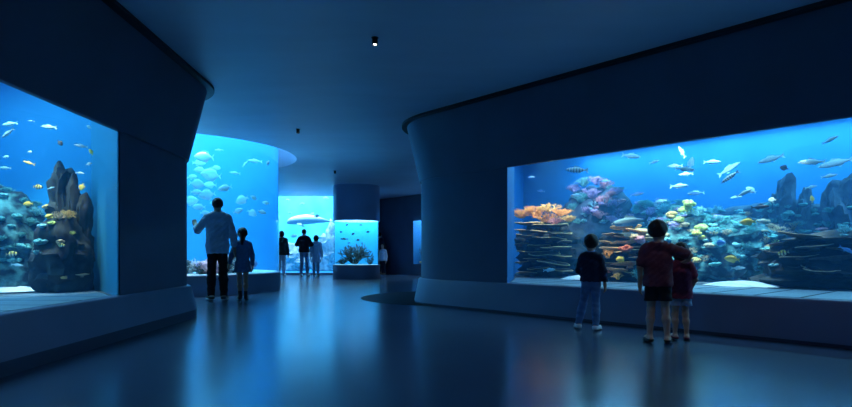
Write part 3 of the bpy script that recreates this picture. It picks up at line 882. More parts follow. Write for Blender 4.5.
for i, (px, py, m, k, w) in enumerate([(416,262,M_c_tan,'head',5),(419,250,M_c_dark,'bush',8),(417,240,M_c_teal,'bush',7),(420,258,M_c_lime,'dome',5)]):
    P = at(px, py, 20.97); z = .42
    P = P1 + dB*(.16+.13*i) + nB*(.28+.14*i)
    coral(k, 121, m, (P.x, P.y, .415), [.22,.5,.6,.2][i], ['tan','dark','teal','lime'][i]+' coral in the narrow niche aquarium', None, None, [.7,2.2,2.6,.8][i])

# corals of the small tanks stand on the tank floor
for o in list(COL.objects):
    if o.get('category') == 'coral' and o.location.y > 10.4 and (o.location.x < -1.2 and (o.location - Vector((OC[0],OC[1],0))).xy.length < 2.3 or (o.location - Vector((CC[0],CC[1],0))).xy.length < .8 or o.location.y > 18.5):
        M = Matrix.LocRotScale(o.location, o.rotation_euler, o.scale)
        zmin = min((M @ v.co).z for v in o.data.vertices)
        floor_z = .4175 if (o.location - Vector((OC[0],OC[1],0))).xy.length < 2.3 else (.463 if (o.location - Vector((CC[0],CC[1],0))).xy.length < .8 else .424)
        o.location.z += floor_z - zmin
# ------------------------------------------------------------------ fish
def fish_mat(name, back, belly, stripe=None, rough=.35):
    m, nt, out = new_mat(name)
    p = N(nt, 'ShaderNodeBsdfPrincipled'); p.inputs['Roughness'].default_value = rough
    tc = N(nt, 'ShaderNodeTexCoord'); sx = N(nt, 'ShaderNodeSeparateXYZ'); nt.links.new(tc.outputs['Generated'], sx.inputs[0])
    cr = N(nt, 'ShaderNodeValToRGB'); cr.color_ramp.elements[0].position = .38; cr.color_ramp.elements[1].position = .66
    cr.color_ramp.elements[0].color = rgba(belly); cr.color_ramp.elements[1].color = rgba(back)
    nt.links.new(sx.outputs['Z'], cr.inputs[0]); last = cr.outputs[0]
    if stripe:
        wv = N(nt, 'ShaderNodeMath', operation='SINE'); ml = N(nt, 'ShaderNodeMath', operation='MULTIPLY'); ml.inputs[1].default_value = stripe[1]
        nt.links.new(sx.outputs['X'], ml.inputs[0]); nt.links.new(ml.outputs[0], wv.inputs[0])
        gt = N(nt, 'ShaderNodeMath', operation='GREATER_THAN'); gt.inputs[1].default_value = .35; nt.links.new(wv.outputs[0], gt.inputs[0])
        mx = N(nt, 'ShaderNodeMixRGB'); nt.links.new(gt.outputs[0], mx.inputs[0]); nt.links.new(last, mx.inputs[1]); mx.inputs[2].default_value = rgba(stripe[0]); last = mx.outputs[0]
    nt.links.new(last, p.inputs['Base Color']); nt.links.new(p.outputs[0], out.inputs[0])
    return m
M_f_silver = fish_mat('silver_scales', (.22,.46,.50), (.50,.78,.80))
M_f_pale = fish_mat('pale_scales', (.36,.66,.70), (.58,.84,.86))
M_f_mack = fish_mat('barred_silver_scales', (.26,.44,.48), (.62,.82,.84), ((.10,.18,.20), 46))
M_f_yel = fish_mat('yellow_scales', (.95,.62,.05), (1.0,.82,.22))
M_f_yelstripe = fish_mat('yellow_barred_scales', (.95,.70,.10), (1.0,.92,.55), ((.05,.05,.04), 22))
M_f_dark = fish_mat('dark_scales', (.02,.03,.04), (.06,.09,.11))
M_f_blue = fish_mat('blue_scales', (.05,.22,.60), (.25,.55,.85))
M_eye = surf_mat('fish_eye', (.01,.01,.012), rough=.15)
M_eyew = surf_mat('fish_eye_ring', (.85,.86,.80), rough=.3)
def fish_proto(kind):
    """(body, [(part, mesh builder)]) for a fish one unit long, nose to -x, tail to +x"""
    # profile: x, half height up, half height down, half width
    P = {
     'long':  [(-.5,.004,.004,.004),(-.47,.032,.026,.022),(-.40,.062,.052,.042),(-.28,.092,.085,.060),(-.12,.108,.108,.068),(.05,.100,.102,.062),(.20,.072,.072,.042),(.31,.040,.038,.022),(.37,.026,.024,.013)],
     'oval':  [(-.5,.006,.006,.004),(-.46,.06,.05,.03),(-.38,.13,.11,.055),(-.25,.20,.18,.075),(-.08,.235,.225,.082),(.08,.215,.21,.070),(.22,.14,.14,.045),(.31,.065,.062,.024),(.36,.042,.04,.014)],
     'disc':  [(-.5,.008,.01,.005),(-.45,.07,.06,.03),(-.36,.18,.15,.06),(-.22,.285,.25,.078),(-.05,.33,.30,.082),(.10,.30,.285,.070),(.22,.20,.19,.045),(.30,.09,.085,.024),(.35,.05,.05,.014)],
    }[kind]
    n = 14; mb = MB(); vs, fs = [], []
    # refine profile
    xs = np.array([p[0] for p in P]); X = np.linspace(0, 1, 20)**1.0*(.37-(-.5)) - .5
    X = np.minimum(X, xs[-1]); f = [np.interp(X, xs, [p[k] for p in P]) for k in (1,2,3)]
    for k in range(3):
        g = f[k].copy(); g[1:-1] = (f[k][:-2]+2*f[k][1:-1]+f[k][2:])/4; f[k] = g
    for i in range(len(X)):
        for j in range(n):
            a = 2*PI*j/n; c, s_ = math.cos(a), math.sin(a)
            h = f[0][i] if s_ >= 0 else f[1][i]
            vs.append((X[i], f[2][i]*c*(abs(c)**-.1 if abs(c) > .05 else 1), h*s_))
    for i in range(len(X)-1):
        for j in range(n): fs.append((i*n+j, i*n+(j+1)%n, (i+1)*n+(j+1)%n, (i+1)*n+j))
    fs.append(tuple(range(n))); fs.append(tuple((len(X)-1)*n+j for j in range(n))[::-1])
    mb.add(vs, fs)
    hT = {'long':.13,'oval':.17,'disc':.17}[kind]; top = max(f[0]); bot = max(f[1]); wid = max(f[2])
    def fin(pts, th=.006):
        b = MB(); n_ = len(pts)
        v = [(p[0], p[1]-th if len(p) > 2 else -th, p[-1]) for p in pts] + [(p[0], p[1]+th if len(p) > 2 else th, p[-1]) for p in pts]
        f_ = [tuple(range(n_)), tuple(range(n_, 2*n_))[::-1]] + [((i+1)%n_, i, n_+i, n_+(i+1)%n_) for i in range(n_)]
        return b.add(v, f_)
    parts = [('tail_fin', fin([(.34,.025),(.40,.07),(.5,hT),(.455,.04),(.44,0),(.455,-.04),(.5,-hT),(.40,-.07),(.34,-.025)]))]
    if kind == 'long':
        parts.append(('dorsal_fin', fin([(-.16,top*.92),(-.10,top+.075),(-.02,top+.045),(.10,top+.02),(.16,top*.75),(0,top*.8)])))
        parts.append(('anal_fin', fin([(.02,-bot*.9),(.09,-bot-.05),(.16,-bot-.005),(.20,-bot*.62),(.1,-bot*.7)])))
    else:
        parts.append(('dorsal_fin', fin([(-.20,top*.88),(-.10,top+.05),(.06,top+.06),(.20,top*.85+.05),(.26,top*.42),(.05,top*.8)])))
        parts.append(('anal_fin', fin([(-.02,-bot*.88),(.06,-bot-.05),(.19,-bot*.85-.04),(.25,-bot*.42),(.1,-bot*.75)])))
    for s_ in (-1, 1):
        parts.append(('pectoral_fin', fin([(-.24,s_*wid*.85,-.01),(-.13,s_*(wid+.05),-.05),(-.10,s_*(wid+.045),-.09),(-.22,s_*wid*.85,-.05)], .004)))
        ev, ef = ICO[2]; b = MB(); hy = np.interp(-.41, X, f[2])
        b.add([Vector((-.41, s_*hy*.86, np.interp(-.41, X, f[0])*.32)) + v*.020 for v in ev], ef)
        parts.append(('eye', b))
    return mb, parts
FP = {k: fish_proto(k) for k in ('long','oval','disc')}
FM = {}
def fmesh(key, mb, mat, smooth=True):
    k = (key, mat.name)
    if k not in FM:
        me = bpy.data.meshes.new(key.split('|')[0]); me.from_pydata([tuple(v) for v in mb.v], [], mb.f); me.materials.append(mat)
        if smooth: me.polygons.foreach_set('use_smooth', [True]*len(me.polygons))
        me.update(); FM[k] = me
    return FM[k]
FPROTO = {}
def fish(kind, mat, loc, length, heading, pitch, label, group=None, full=True, name='fish', roll=0.0):
    """heading: plan direction the nose points to, in degrees from +x"""
    key = (kind, mat.name, full)
    if key not in FPROTO:
        mb, parts = FP[kind]
        o = bpy.data.objects.new(name, fmesh('fish|'+kind, mb, mat)); COL.objects.link(o)
        for i, (pn, b) in enumerate(parts):
            if not full and pn in ('eye', 'pectoral_fin'): continue
            c = bpy.data.objects.new(pn, fmesh('%s|%s%d' % (pn, kind, i), b, M_eye if pn == 'eye' else mat, pn == 'eye')); COL.objects.link(c); c.parent = o
        FPROTO[key] = o
    else:
        o = copy_tree(FPROTO[key])
        for k in list(o.keys()): del o[k]
    o.name = name
    o.location = loc; o.scale = (length,)*3
    o.rotation_euler = (R(roll), R(pitch), R(heading) + PI)
    put(o, label, 'fish', group)
    return o
def head_r(sgn, skew=0):  # swimming along the right wall: -1 nose towards the left of the photo, +1 the right
    base = math.degrees(math.atan2(DR.y, DR.x))
    return (base if sgn < 0 else base+180) + skew
# reef tank; px, py, length in px, way, pitch, shape, colour, label, skew
T = [
 (577,170,20,-1,6,'long',M_f_mack,'barred silver fish high above the lilac slope, alone below the window head',10),
 (631,156,17,1,-14,'long',M_f_silver,'silver fish diving just under the window head above the boys',0),
 (654,162,9,1,10,'long',M_f_pale,'small pale fish following the diving fish under the window head',0),
 (682,152,11,-1,60,'long',M_f_silver,'small silver fish swimming straight up near the window head',0),
 (675,166,13,-1,4,'long',M_f_pale,'pale fish at the outer end of the tight bunch above the lime coral',0),
 (685,169,15,1,-10,'long',M_f_silver,'silver fish in the middle of the tight bunch above the lime coral',12),
 (686,174,12,-1,0,'long',M_f_pale,'lowest pale fish of the tight bunch above the lime coral',0),
 (691,163,10,1,75,'oval',M_f_pale,'pale fish turning upright beside the tight bunch',0),
 (712,162,14,1,-6,'long',M_f_pale,'pale fish between the tight bunch and the slanting pair',0),
 (729,169,19,1,30,'long',M_f_silver,'upper silver fish of the slanting pair',8),
 (730,177,16,-1,-34,'long',M_f_mack,'lower barred fish of the slanting pair, nose down',0),
 (771,159,20,-1,-12,'long',M_f_silver,'long silver fish over the rock ridge with tail raised',0),
 (784,168,7,-1,20,'disc',M_f_dark,'small dark round fish above the tall rock stack',0),
 (812,162,20,-1,4,'long',M_f_silver,'slim silver fish ahead of the large one over the broad stack',0),
 (836,163,25,-1,-10,'long',M_f_pale,'largest pale fish over the broad rock stack',0),
 (830,140,12,1,24,'long',M_f_silver,'silver fish climbing close under the window head over the broad stack',0),
 (829,176,12,1,6,'long',M_f_pale,'pale fish directly above the broad rock stack',0),
 (811,187,9,1,8,'long',M_f_pale,'small pale fish between the two rock stacks',0),
 (679,186,15,1,-2,'long',M_f_silver,'silver fish crossing above the lime coral tip',0),
 (696,193,14,-1,0,'long',M_f_blue,'blue grey fish above the saddle of the reef',0),
 (744,193,13,1,24,'long',M_f_silver,'silver fish rising over the teal hump',0),
 (751,190,9,-1,30,'oval',M_f_pale,'pale oval fish touching the rising one over the teal hump',0),
 (736,197,9,-1,-8,'long',M_f_pale,'small pale fish low over the teal hump',0),
 (772,200,6,-1,0,'disc',M_f_pale,'tiny pale round fish at the foot of the tall rock stack',0),
 (812,199,6,-1,80,'oval',M_f_yel,'tiny yellow fish upright between the rock stacks',0),
 (760,207,14,1,2,'long',M_f_dark,'dark fish swimming over the ridge beside the yellow fish',0),
 (748,222,12,-1,-4,'oval',M_f_yel,'bright yellow fish in front of the teal hump, the upper of two',0),
 (732,259,12,-1,6,'oval',M_f_yel,'yellow fish low in front of the teal hump, the lower of two',0),
 (738,268,11,1,2,'long',M_f_pale,'pale fish just below the lower yellow fish',0),
 (630,222,33,-1,-4,'long',M_f_silver,'big silver grey fish between the boys above the stepped plates',0),
 (847,250,13,1,-30,'long',M_f_blue,'blue fish nosing down in front of the big dark ledge',0),
 (577,195,10,-1,4,'long',M_f_pale,'small pale fish grazing the lilac coral top',0),
 (541,191,8,-1,6,'long',M_f_blue,'small blue fish over the orange canopy, the lower of two',0),
 (531,177,7,-1,0,'long',M_f_blue,'small blue fish over the orange canopy, the higher of two',0),
 (575,184,9,1,4,'long',M_f_blue,'small blue fish below the barred silver fish',0),
 (605,181,9,-1,0,'long',M_f_blue,'blue fish above the lilac slope between the boys',0),
 (637,194,12,1,4,'long',M_f_blue,'blue fish half way between the big silver fish and the window head',0),
 (661,201,10,-1,-6,'long',M_f_pale,'pale fish just above the tallest boy',0),
 (549,270,12,1,4,'long',M_f_pale,'pale fish low under the shelves near the smallest boy',0),
 (783,253,9,-1,-12,'oval',M_f_yelstripe,'yellow barred fish in the shade of the big ledge',0),
 (720,243,9,1,0,'oval',M_f_blue,'blue oval fish over the teal hump near the girl',0),
]
for i, (px, py, ln, sg, pit, k, m, lab, sk) in enumerate(T):
    q = {212:0}.get(i, None) or (7.55 if py > 215 else 7.7 + .25*((i*7) % 5))
    if px == 630: q = 7.35
    P = rq(px, py, q)
    ang = .80   # foreshortening along the wall
    fish(k, m, P, ln/ppm(P)/ang, head_r(sg, sk), pit*1.0, lab, None, True)
# left tank
T = [
 (10,124,17,-1,-8,'long',M_f_silver,'silver fish high at the outer edge of the left tank, the upper of a pair'),
 (8,133,15,-1,-42,'long',M_f_mack,'barred fish nose down under the silver one, the lower of a pair'),
 (49,127,16,-1,4,'long',M_f_silver,'pale silver fish alone in the open water above the rock towers'),
 (31,121,7,-1,0,'long',M_f_blue,'tiny blue fish between the pair and the lone silver fish'),
 (60,143,7,1,-50,'disc',M_f_dark,'small dark fish above the tallest tower'),
 (81,146,13,-1,8,'long',M_f_pale,'pale fish in front of the blue end wall, highest of those facing the tower'),
 (91,152,7,-1,60,'oval',M_f_yel,'small yellow tinged fish beside the blue end wall'),
 (89,127,6,-1,30,'oval',M_f_pale,'tiny pale fish highest beside the blue end wall'),
 (89,164,6,1,20,'oval',M_f_pale,'tiny pale fish beside the slim spire'),
 (80,173,9,1,-6,'long',M_f_pale,'small pale fish crossing the slim spire'),
 (29,163,11,-1,16,'long',M_f_yel,'slender yellow fish over the teal mound'),
 (5,168,12,-1,0,'long',M_f_silver,'silver fish over the teal mound at the picture edge'),
 (38,187,10,1,-6,'oval',M_f_yelstripe,'brown barred fish between the teal mound and the tower'),
 (82,187,8,-1,-70,'disc',M_f_yel,'yellow fish turned nose up beside the small spike'),
 (28,204,10,-1,-4,'oval',M_f_yel,'bright yellow fish in front of the teal mound'),
 (12,254,11,1,4,'oval',M_f_yelstripe,'yellow barred fish low over the sand of the left tank'),
 (17,265,11,1,-8,'long',M_f_pale,'pale fish below the barred one over the sand'),
 (30,152,5,1,0,'oval',M_f_pale,'tiny pale fish in open water over the mound, the higher of two'),
 (6,157,6,1,10,'oval',M_f_pale,'tiny pale fish over the mound near the picture edge'),
 (61,245,9,1,-10,'oval',M_f_yelstripe,'barred fish hovering before the dark pedestal'),
 (51,188,7,1,20,'long',M_f_pale,'tiny pale fish in front of the tallest tower'),
]
for i, (px, py, ln, sg, pit, k, m, lab) in enumerate(T):
    P = at(px, py, 5.75 if px < 75 else 6.02); h = 10 if sg > 0 else 188
    fish(k, m, P, ln/ppm(P), h + (i*13) % 22 - 11, pit, lab)
# drum: pale shoal
T = [(204,157,22,-1,4,'oval','upper large pale fish of the shoal under the ceiling opening'),(199,163,13,1,0,'oval','pale fish nearest the wall at the top of the shoal'),
 (211,175,20,-1,6,'disc','large round pale fish in the middle of the shoal'),(197,184,15,1,-8,'disc','pale round fish left below the large round one'),(210,185,13,-1,0,'oval','pale oval fish under the large round one'),
 (192,177,10,1,10,'oval','small pale fish by the wall half way down the shoal'),(207,195,17,-1,-12,'disc','pale round fish just above the man'),(225,188,14,-1,-14,'oval','pale fish apart from the shoal above the girl'),
 (191,201,15,1,6,'disc','pale round fish above the pointing hand'),(199,207,13,-1,0,'oval','pale oval fish between the hand and the man'),(205,213,10,1,0,'oval','small pale fish at the shoulder of the man'),
 (255,161,15,-1,4,'long','bright white slender fish under the ceiling opening'),(245,164,8,1,50,'long','small white fish rising beside the slender one'),(235,173,11,-1,6,'long','white fish below the slender one'),
 (268,163,6,1,70,'oval','tiny pale fish upright near the drum edge'),(242,200,14,-1,-26,'disc','pale round fish above the head of the girl'),(238,211,11,1,20,'oval','pale fish lowest of those between man and girl'),
 (254,198,8,-1,30,'oval','small pale fish beside the round one above the girl'),(252,213,11,1,-30,'disc','pale round fish beyond the girl'),(266,203,8,-1,10,'oval','small pale fish near the drum edge, the higher of two'),
 (262,212,9,1,-20,'oval','small pale fish near the drum edge, the lower of two'),(219,150,9,-1,0,'long','slender pale fish at the very top of the drum'),(216,168,10,1,-6,'oval','pale fish at the inner side of the shoal'),
 (200,170,13,-1,0,'oval','pale oval fish behind the large round one'),(196,192,12,1,0,'oval','pale oval fish at the lower wall side of the shoal'),(214,203,9,-1,0,'oval','pale fish hidden close behind the head of the man')]
for i, (px, py, ln, sg, pit, k, lab) in enumerate(T):
    D = 11.6 + .16*((i*5) % 7)
    P = at(px, py, D); h = 8 if sg > 0 else 186
    fish(k, M_f_pale, P, ln/ppm(P), h + (i*29) % 30 - 15, pit, lab, None, True)
# column tank: dark fish
for i, (px, py, ln, sg, pit, k, lab) in enumerate([(344,239,8,-1,0,'long','longest dark fish left of the bush in the column aquarium'),(353,234,4,1,20,'oval','dark fish above the bush near the middle of the column aquarium'),
 (347,225,3.5,1,40,'oval','highest tiny dark fish in the column aquarium'),(361,225,5,-1,0,'long','dark fish under the column at the far side of the tank'),(358,240,4,1,0,'oval','dark fish touching the bush top'),
 (368,232,4,-1,-10,'oval','small dark fish near the bright edge of the column aquarium'),(349,243,4,1,0,'long','small dark fish under the longest one'),(341,232,3,1,0,'oval','tiny dark fish at the rim above the longest one')]):
    D = 17.75; P = at(px, py, D); fish(k, M_f_dark, P, ln/ppm(P), 5 if sg > 0 else 180, pit, lab, None, False)
# far tank
for i, (px, py, ln, m, lab) in enumerate([(317,216,6,M_f_dark,'small dark fish just above the back of the whale'),(326,198,6,M_f_pale,'pale fish high in the far tank near the column'),(302,204,6,M_f_pale,'pale fish above the head of the whale'),
 (290,213,5,M_f_pale,'pale fish in front of the nose of the whale'),(319,238,6,M_f_pale,'pale fish beside the woman in the pale coat'),(288,200,5,M_f_pale,'pale fish highest near the drum in the far tank'),
 (294,236,7,M_f_pale,'pale fish between the far visitors'),(329,240,5,M_f_pale,'pale fish low by the column')]):
    P = at(px, py, 22.6); fish('oval', m, P, ln/ppm(P), 180 if i % 2 else 5, 6, lab, None, False)
# whale
def whale(P, L, heading):
    P_ = [(-.5,.01,.01,.01),(-.48,.05,.04,.045),(-.42,.085,.06,.07),(-.34,.10,.075,.09),(-.22,.115,.095,.105),(-.05,.12,.10,.108),(.10,.10,.082,.088),(.24,.065,.055,.055),(.36,.035,.03,.03),(.44,.018,.016,.018)]
    n = 18; mb = MB(); vs, fs = [], []
    xs = [p[0] for p in P_]; X = np.linspace(-.5, .44, 30); f = [np.interp(X, xs, [p[k] for p in P_]) for k in (1,2,3)]
    arch = .05*np.cos((X+.1)*3.2)
    for i in range(30):
        for j in range(n):
            a = 2*PI*j/n; s_, c = math.sin(a), math.cos(a)
            vs.append((X[i], f[2][i]*c, arch[i] + (f[0][i] if s_ > 0 else f[1][i])*s_))
    for i in range(29):
        for j in range(n): fs.append((i*n+j, i*n+(j+1)%n, (i+1)*n+(j+1)%n, (i+1)*n+j))
    fs.append(tuple(range(n))); fs.append(tuple(29*n+j for j in range(n))[::-1])
    mb.add(vs, fs)
    M = fish_mat('white_whale_skin', (.90,.95,.97), (.16,.28,.36))
    o = mb.build('whale', M, None, True); o.location = P; o.scale = (L,)*3; o.rotation_euler = (0, R(-3), R(heading)+PI)
    def flat(pts, name, th=.008):
        n_ = len(pts); v = [(p[0],p[1],p[2]-th) for p in pts]+[(p[0],p[1],p[2]+th) for p in pts]
        f_ = [tuple(range(n_))[::-1], tuple(range(n_,2*n_))] + [(i,(i+1)%n_,n_+(i+1)%n_,n_+i) for i in range(n_)]
        mesh_obj(name, v, f_, M, o)
    ta = .05*math.cos(.54*3.2)
    flat([(.42,0,ta),(.47,.12,ta-.01),(.52,.15,ta-.02),(.48,.05,ta),(.465,0,ta),(.48,-.05,ta),(.52,-.15,ta-.02),(.47,-.12,ta-.01)], 'tail_fluke')
    for s_ in (-1,1): flat([(-.28,s_*.07,-.02),(-.20,s_*.16,-.07),(-.14,s_*.18,-.09),(-.18,s_*.08,-.03)], 'flipper')
    v = [(-.02,-.008,.15),(.05,-.006,.205),(.09,-.006,.20),(.10,-.008,.14),(-.02,.008,.15),(.05,.006,.205),(.09,.006,.20),(.10,.008,.14)]
    mesh_obj('dorsal_fin', v, [(0,1,2,3),(7,6,5,4),(0,4,5,1),(1,5,6,2),(2,6,7,3),(3,7,4,0)], M, o)
    for s_ in (-1,1):
        ev, ef = ICO[1]; b = MB(); b.add([Vector((-.41,s_*.068,.04))+v*.010 for v in ev], ef); b.build('eye', M_eye, o, True)
    put(o, 'white whale with a grey belly gliding across the far aquarium', 'whale')
Pw = at(310, 222, 22.9); whale(Pw, 46/ppm(Pw), 183)
# ------------------------------------------------------------------ people
class Field:
    """signed distance field on a grid, polygonised with surface nets"""
    def __init__(s, lo, hi, res):
        s.lo = np.array(lo, float); s.res = res
        s.n = np.ceil((np.array(hi)-s.lo)/res).astype(int) + 1
        s.d = np.full(s.n, 1.0, np.float32)
    def _win(s, lo, hi, m):
        a = np.floor((np.array(lo)-m-s.lo)/s.res).astype(int); b = np.ceil((np.array(hi)+m-s.lo)/s.res).astype(int)+1
        return np.clip(a, 0, s.n), np.clip(b, 0, s.n)
    def _pts(s, a, b):
        ax = [s.lo[i] + s.res*np.arange(a[i], b[i]) for i in range(3)]
        return np.meshgrid(*ax, indexing='ij')
    def _merge(s, a, b, d, k):
        sl = tuple(slice(a[i], b[i]) for i in range(3)); o = s.d[sl]
        if k > 0:
            h = np.maximum(k-np.abs(o-d), 0)/k
            s.d[sl] = np.minimum(o, d) - h*h*k*.25
        else: s.d[sl] = np.minimum(o, d)
    def cone(s, p, q, r1, r2, k=.02, flat=None, grow=0.0):
        """capsule from p to q, radius r1 to r2; flat=(axis, factor): factor > 1 squeezes along the axis"""
        p = np.array(p, float); q = np.array(q, float); r1 += grow; r2 += grow
        R_ = max(r1, r2)*1.5; m = k + 3*s.res
        a, b = s._win(np.minimum(p,q)-R_, np.maximum(p,q)+R_, m)
        if (b <= a).any(): return s
        X, Y, Z = s._pts(a, b)
        P = np.stack([X-p[0], Y-p[1], Z-p[2]], -1); v = q-p
        sc = 1.0
        if flat:
            ax = np.array(flat[0], float); ax /= np.linalg.norm(ax); f = flat[1]
            P = P + np.outer((P@ax).ravel(), ax).reshape(P.shape)*(f-1); v = v + ax*(v@ax)*(f-1)
            if f > 1: sc = 1/f**.5
        L = max(v@v, 1e-12); t = np.clip((P@v)/L, 0, 1)
        d = np.linalg.norm(P - t[..., None]*v, axis=-1) - (r1 + t*(r2-r1))
        s._merge(a, b, (d*sc).astype(np.float32), k); return s
    def ell(s, c, r, k=.02, rot=None, grow=0.0):
        c = np.array(c, float); r = np.array(r, float) + grow
        m = k + 3*s.res; R_ = r.max()
        a, b = s._win(c-R_, c+R_, m)
        if (b <= a).any(): return s
        X, Y, Z = s._pts(a, b); P = np.stack([X-c[0], Y-c[1], Z-c[2]], -1)
        if rot is not None: P = P @ np.array(rot)
        k0 = np.linalg.norm(P/r, axis=-1); k1 = np.linalg.norm(P/(r*r), axis=-1)
        d = k0*(k0-1)/np.maximum(k1, 1e-9)
        d = np.where(k0 < 1e-6, -r.min(), d)
        s._merge(a, b, d.astype(np.float32), k); return s
    def cut(s, p, nrm):
        """remove what lies on the side the normal points to"""
        X, Y, Z = s._pts(np.zeros(3, int), s.n); nrm = np.array(nrm, float); nrm /= np.linalg.norm(nrm)
        s.d = np.maximum(s.d, ((X-p[0])*nrm[0]+(Y-p[1])*nrm[1]+(Z-p[2])*nrm[2]).astype(np.float32)); return s
    def cut_ball(s, c, r):
        X, Y, Z = s._pts(np.zeros(3, int), s.n)
        d = np.sqrt(((X-c[0])/r[0])**2+((Y-c[1])/r[1])**2+((Z-c[2])/r[2])**2)-1
        s.d = np.maximum(s.d, (-d*min(r)).astype(np.float32)); return s
    def folds(s, amp, f):
        X, Y, Z = s._pts(np.zeros(3, int), s.n)
        s.d = s.d + (amp*f(X, Y, Z)).astype(np.float32); return s
    def mesh(s):
        d = s.d; d[[0,-1],:,:] = np.maximum(d[[0,-1],:,:], .001); d[:,[0,-1],:] = np.maximum(d[:,[0,-1],:], .001); d[:,:,[0,-1]] = np.maximum(d[:,:,[0,-1]], .001)
        ins = d < 0
        nx, ny, nz = d.shape
        cs = [ins[i:nx-1+i, j:ny-1+j, k:nz-1+k] for i in (0,1) for j in (0,1) for k in (0,1)]
        cnt = sum(c.astype(np.int8) for c in cs); act = (cnt > 0) & (cnt < 8)
        idx = np.full(act.shape, -1, np.int64); I = np.argwhere(act); idx[act] = np.arange(len(I))
        cv = [d[i:nx-1+i, j:ny-1+j, k:nz-1+k][act] for i in (0,1) for j in (0,1) for k in (0,1)]
        off = np.array([(i,j,k) for i in (0,1) for j in (0,1) for k in (0,1)], float)
        acc = np.zeros((len(I),3)); n = np.zeros(len(I))
        for a in range(8):
            for b in range(a+1, 8):
                if np.abs(off[a]-off[b]).sum() != 1: continue
                va, vb = cv[a], cv[b]; m = (va < 0) != (vb < 0)
                t = np.where(m, va/np.where(m, va-vb, 1), 0)
                acc += np.where(m[:,None], off[a] + t[:,None]*(off[b]-off[a]), 0); n += m
        V = s.lo + (I + acc/np.maximum(n,1)[:,None])*s.res
        F_ = []
        for ax in range(3):
            o1, o2 = [(1,2),(2,0),(0,1)][ax]
            sl0 = [slice(None)]*3; sl1 = [slice(None)]*3
            sl0[ax] = slice(0, d.shape[ax]-1); sl1[ax] = slice(1, d.shape[ax])
            A, B = ins[tuple(sl0)], ins[tuple(sl1)]
            E = np.argwhere(A != B)
            ok = (E[:,o1] > 0) & (E[:,o2] > 0) & (E[:,o1] < d.shape[o1]-1) & (E[:,o2] < d.shape[o2]-1); E = E[ok]
            flip = B[tuple(E.T)]
            e1 = np.zeros(3, int); e1[o1] = 1; e2 = np.zeros(3, int); e2[o2] = 1
            q = np.stack([idx[tuple((E-e1-e2).T)], idx[tuple((E-e2).T)], idx[tuple(E.T)], idx[tuple((E-e1).T)]], 1)
            q[flip] = q[flip][:, ::-1]
            F_.append(q)
        return V, np.concatenate(F_)
def field_obj(name, fld, mat, parent):
    V, Fc = fld.mesh()
    me = bpy.data.meshes.new(name)
    me.vertices.add(len(V)); me.vertices.foreach_set('co', V.ravel())
    me.loops.add(len(Fc)*4); me.loops.foreach_set('vertex_index', Fc.ravel().astype(np.int32))
    me.polygons.add(len(Fc)); me.polygons.foreach_set('loop_start', np.arange(0, len(Fc)*4, 4, dtype=np.int32))
    me.polygons.foreach_set('loop_total', np.full(len(Fc), 4, np.int32))
    me.polygons.foreach_set('use_smooth', [True]*len(Fc))
    me.update(calc_edges=True); me.validate()
    me.materials.append(mat)
    o = bpy.data.objects.new(name, me); COL.objects.link(o); o.parent = parent
    return o

M_skin = surf_mat('skin', (.52,.31,.22), (.60,.37,.27), rough=.55, scale=20)
M_skin_pale = surf_mat('light_skin', (.62,.42,.33), (.70,.48,.38), rough=.55, scale=20)
M_hair = surf_mat('black_hair', (.008,.007,.008), (.022,.018,.016), rough=.5, scale=60, bump=.5, bscale=120)
def cloth(name, a, b=None, scale=30): return surf_mat(name, a, b or tuple(min(1, x*1.2) for x in a), rough=.85, scale=scale, bump=.25, bscale=90)
M_denim = cloth('blue_denim', (.07,.17,.34), (.13,.26,.46), 12)
M_denim_l = cloth('light_blue_denim', (.22,.36,.52), (.34,.48,.64), 12)
M_navy = cloth('navy_knit', (.012,.020,.055))
M_collar = cloth('blue_collar', (.10,.25,.55))
M_maroon = cloth('maroon_jersey', (.15,.035,.06), (.19,.05,.075))
M_crimson = cloth('crimson_jersey', (.24,.035,.085), (.30,.05,.11))
M_blackc = cloth('black_cotton', (.012,.013,.018))
M_chambray = cloth('pale_blue_chambray', (.60,.70,.80), (.68,.78,.88))
M_dress = cloth('slate_blue_dress', (.09,.20,.36), (.13,.27,.44))
M_white_cl = cloth('white_cotton', (.70,.76,.82))
M_coat = cloth('pale_blue_coat', (.55,.66,.76))
M_olive = cloth('dark_green_jacket', (.03,.06,.05))
M_shoe_w = surf_mat('white_trainer', (.70,.74,.78), rough=.5)
M_shoe_b = surf_mat('black_shoe', (.012,.012,.014), rough=.45)
M_sole = surf_mat('pale_sole', (.45,.48,.5), rough=.7)
M_belt = surf_mat('brown_belt', (.16,.08,.04), rough=.5)

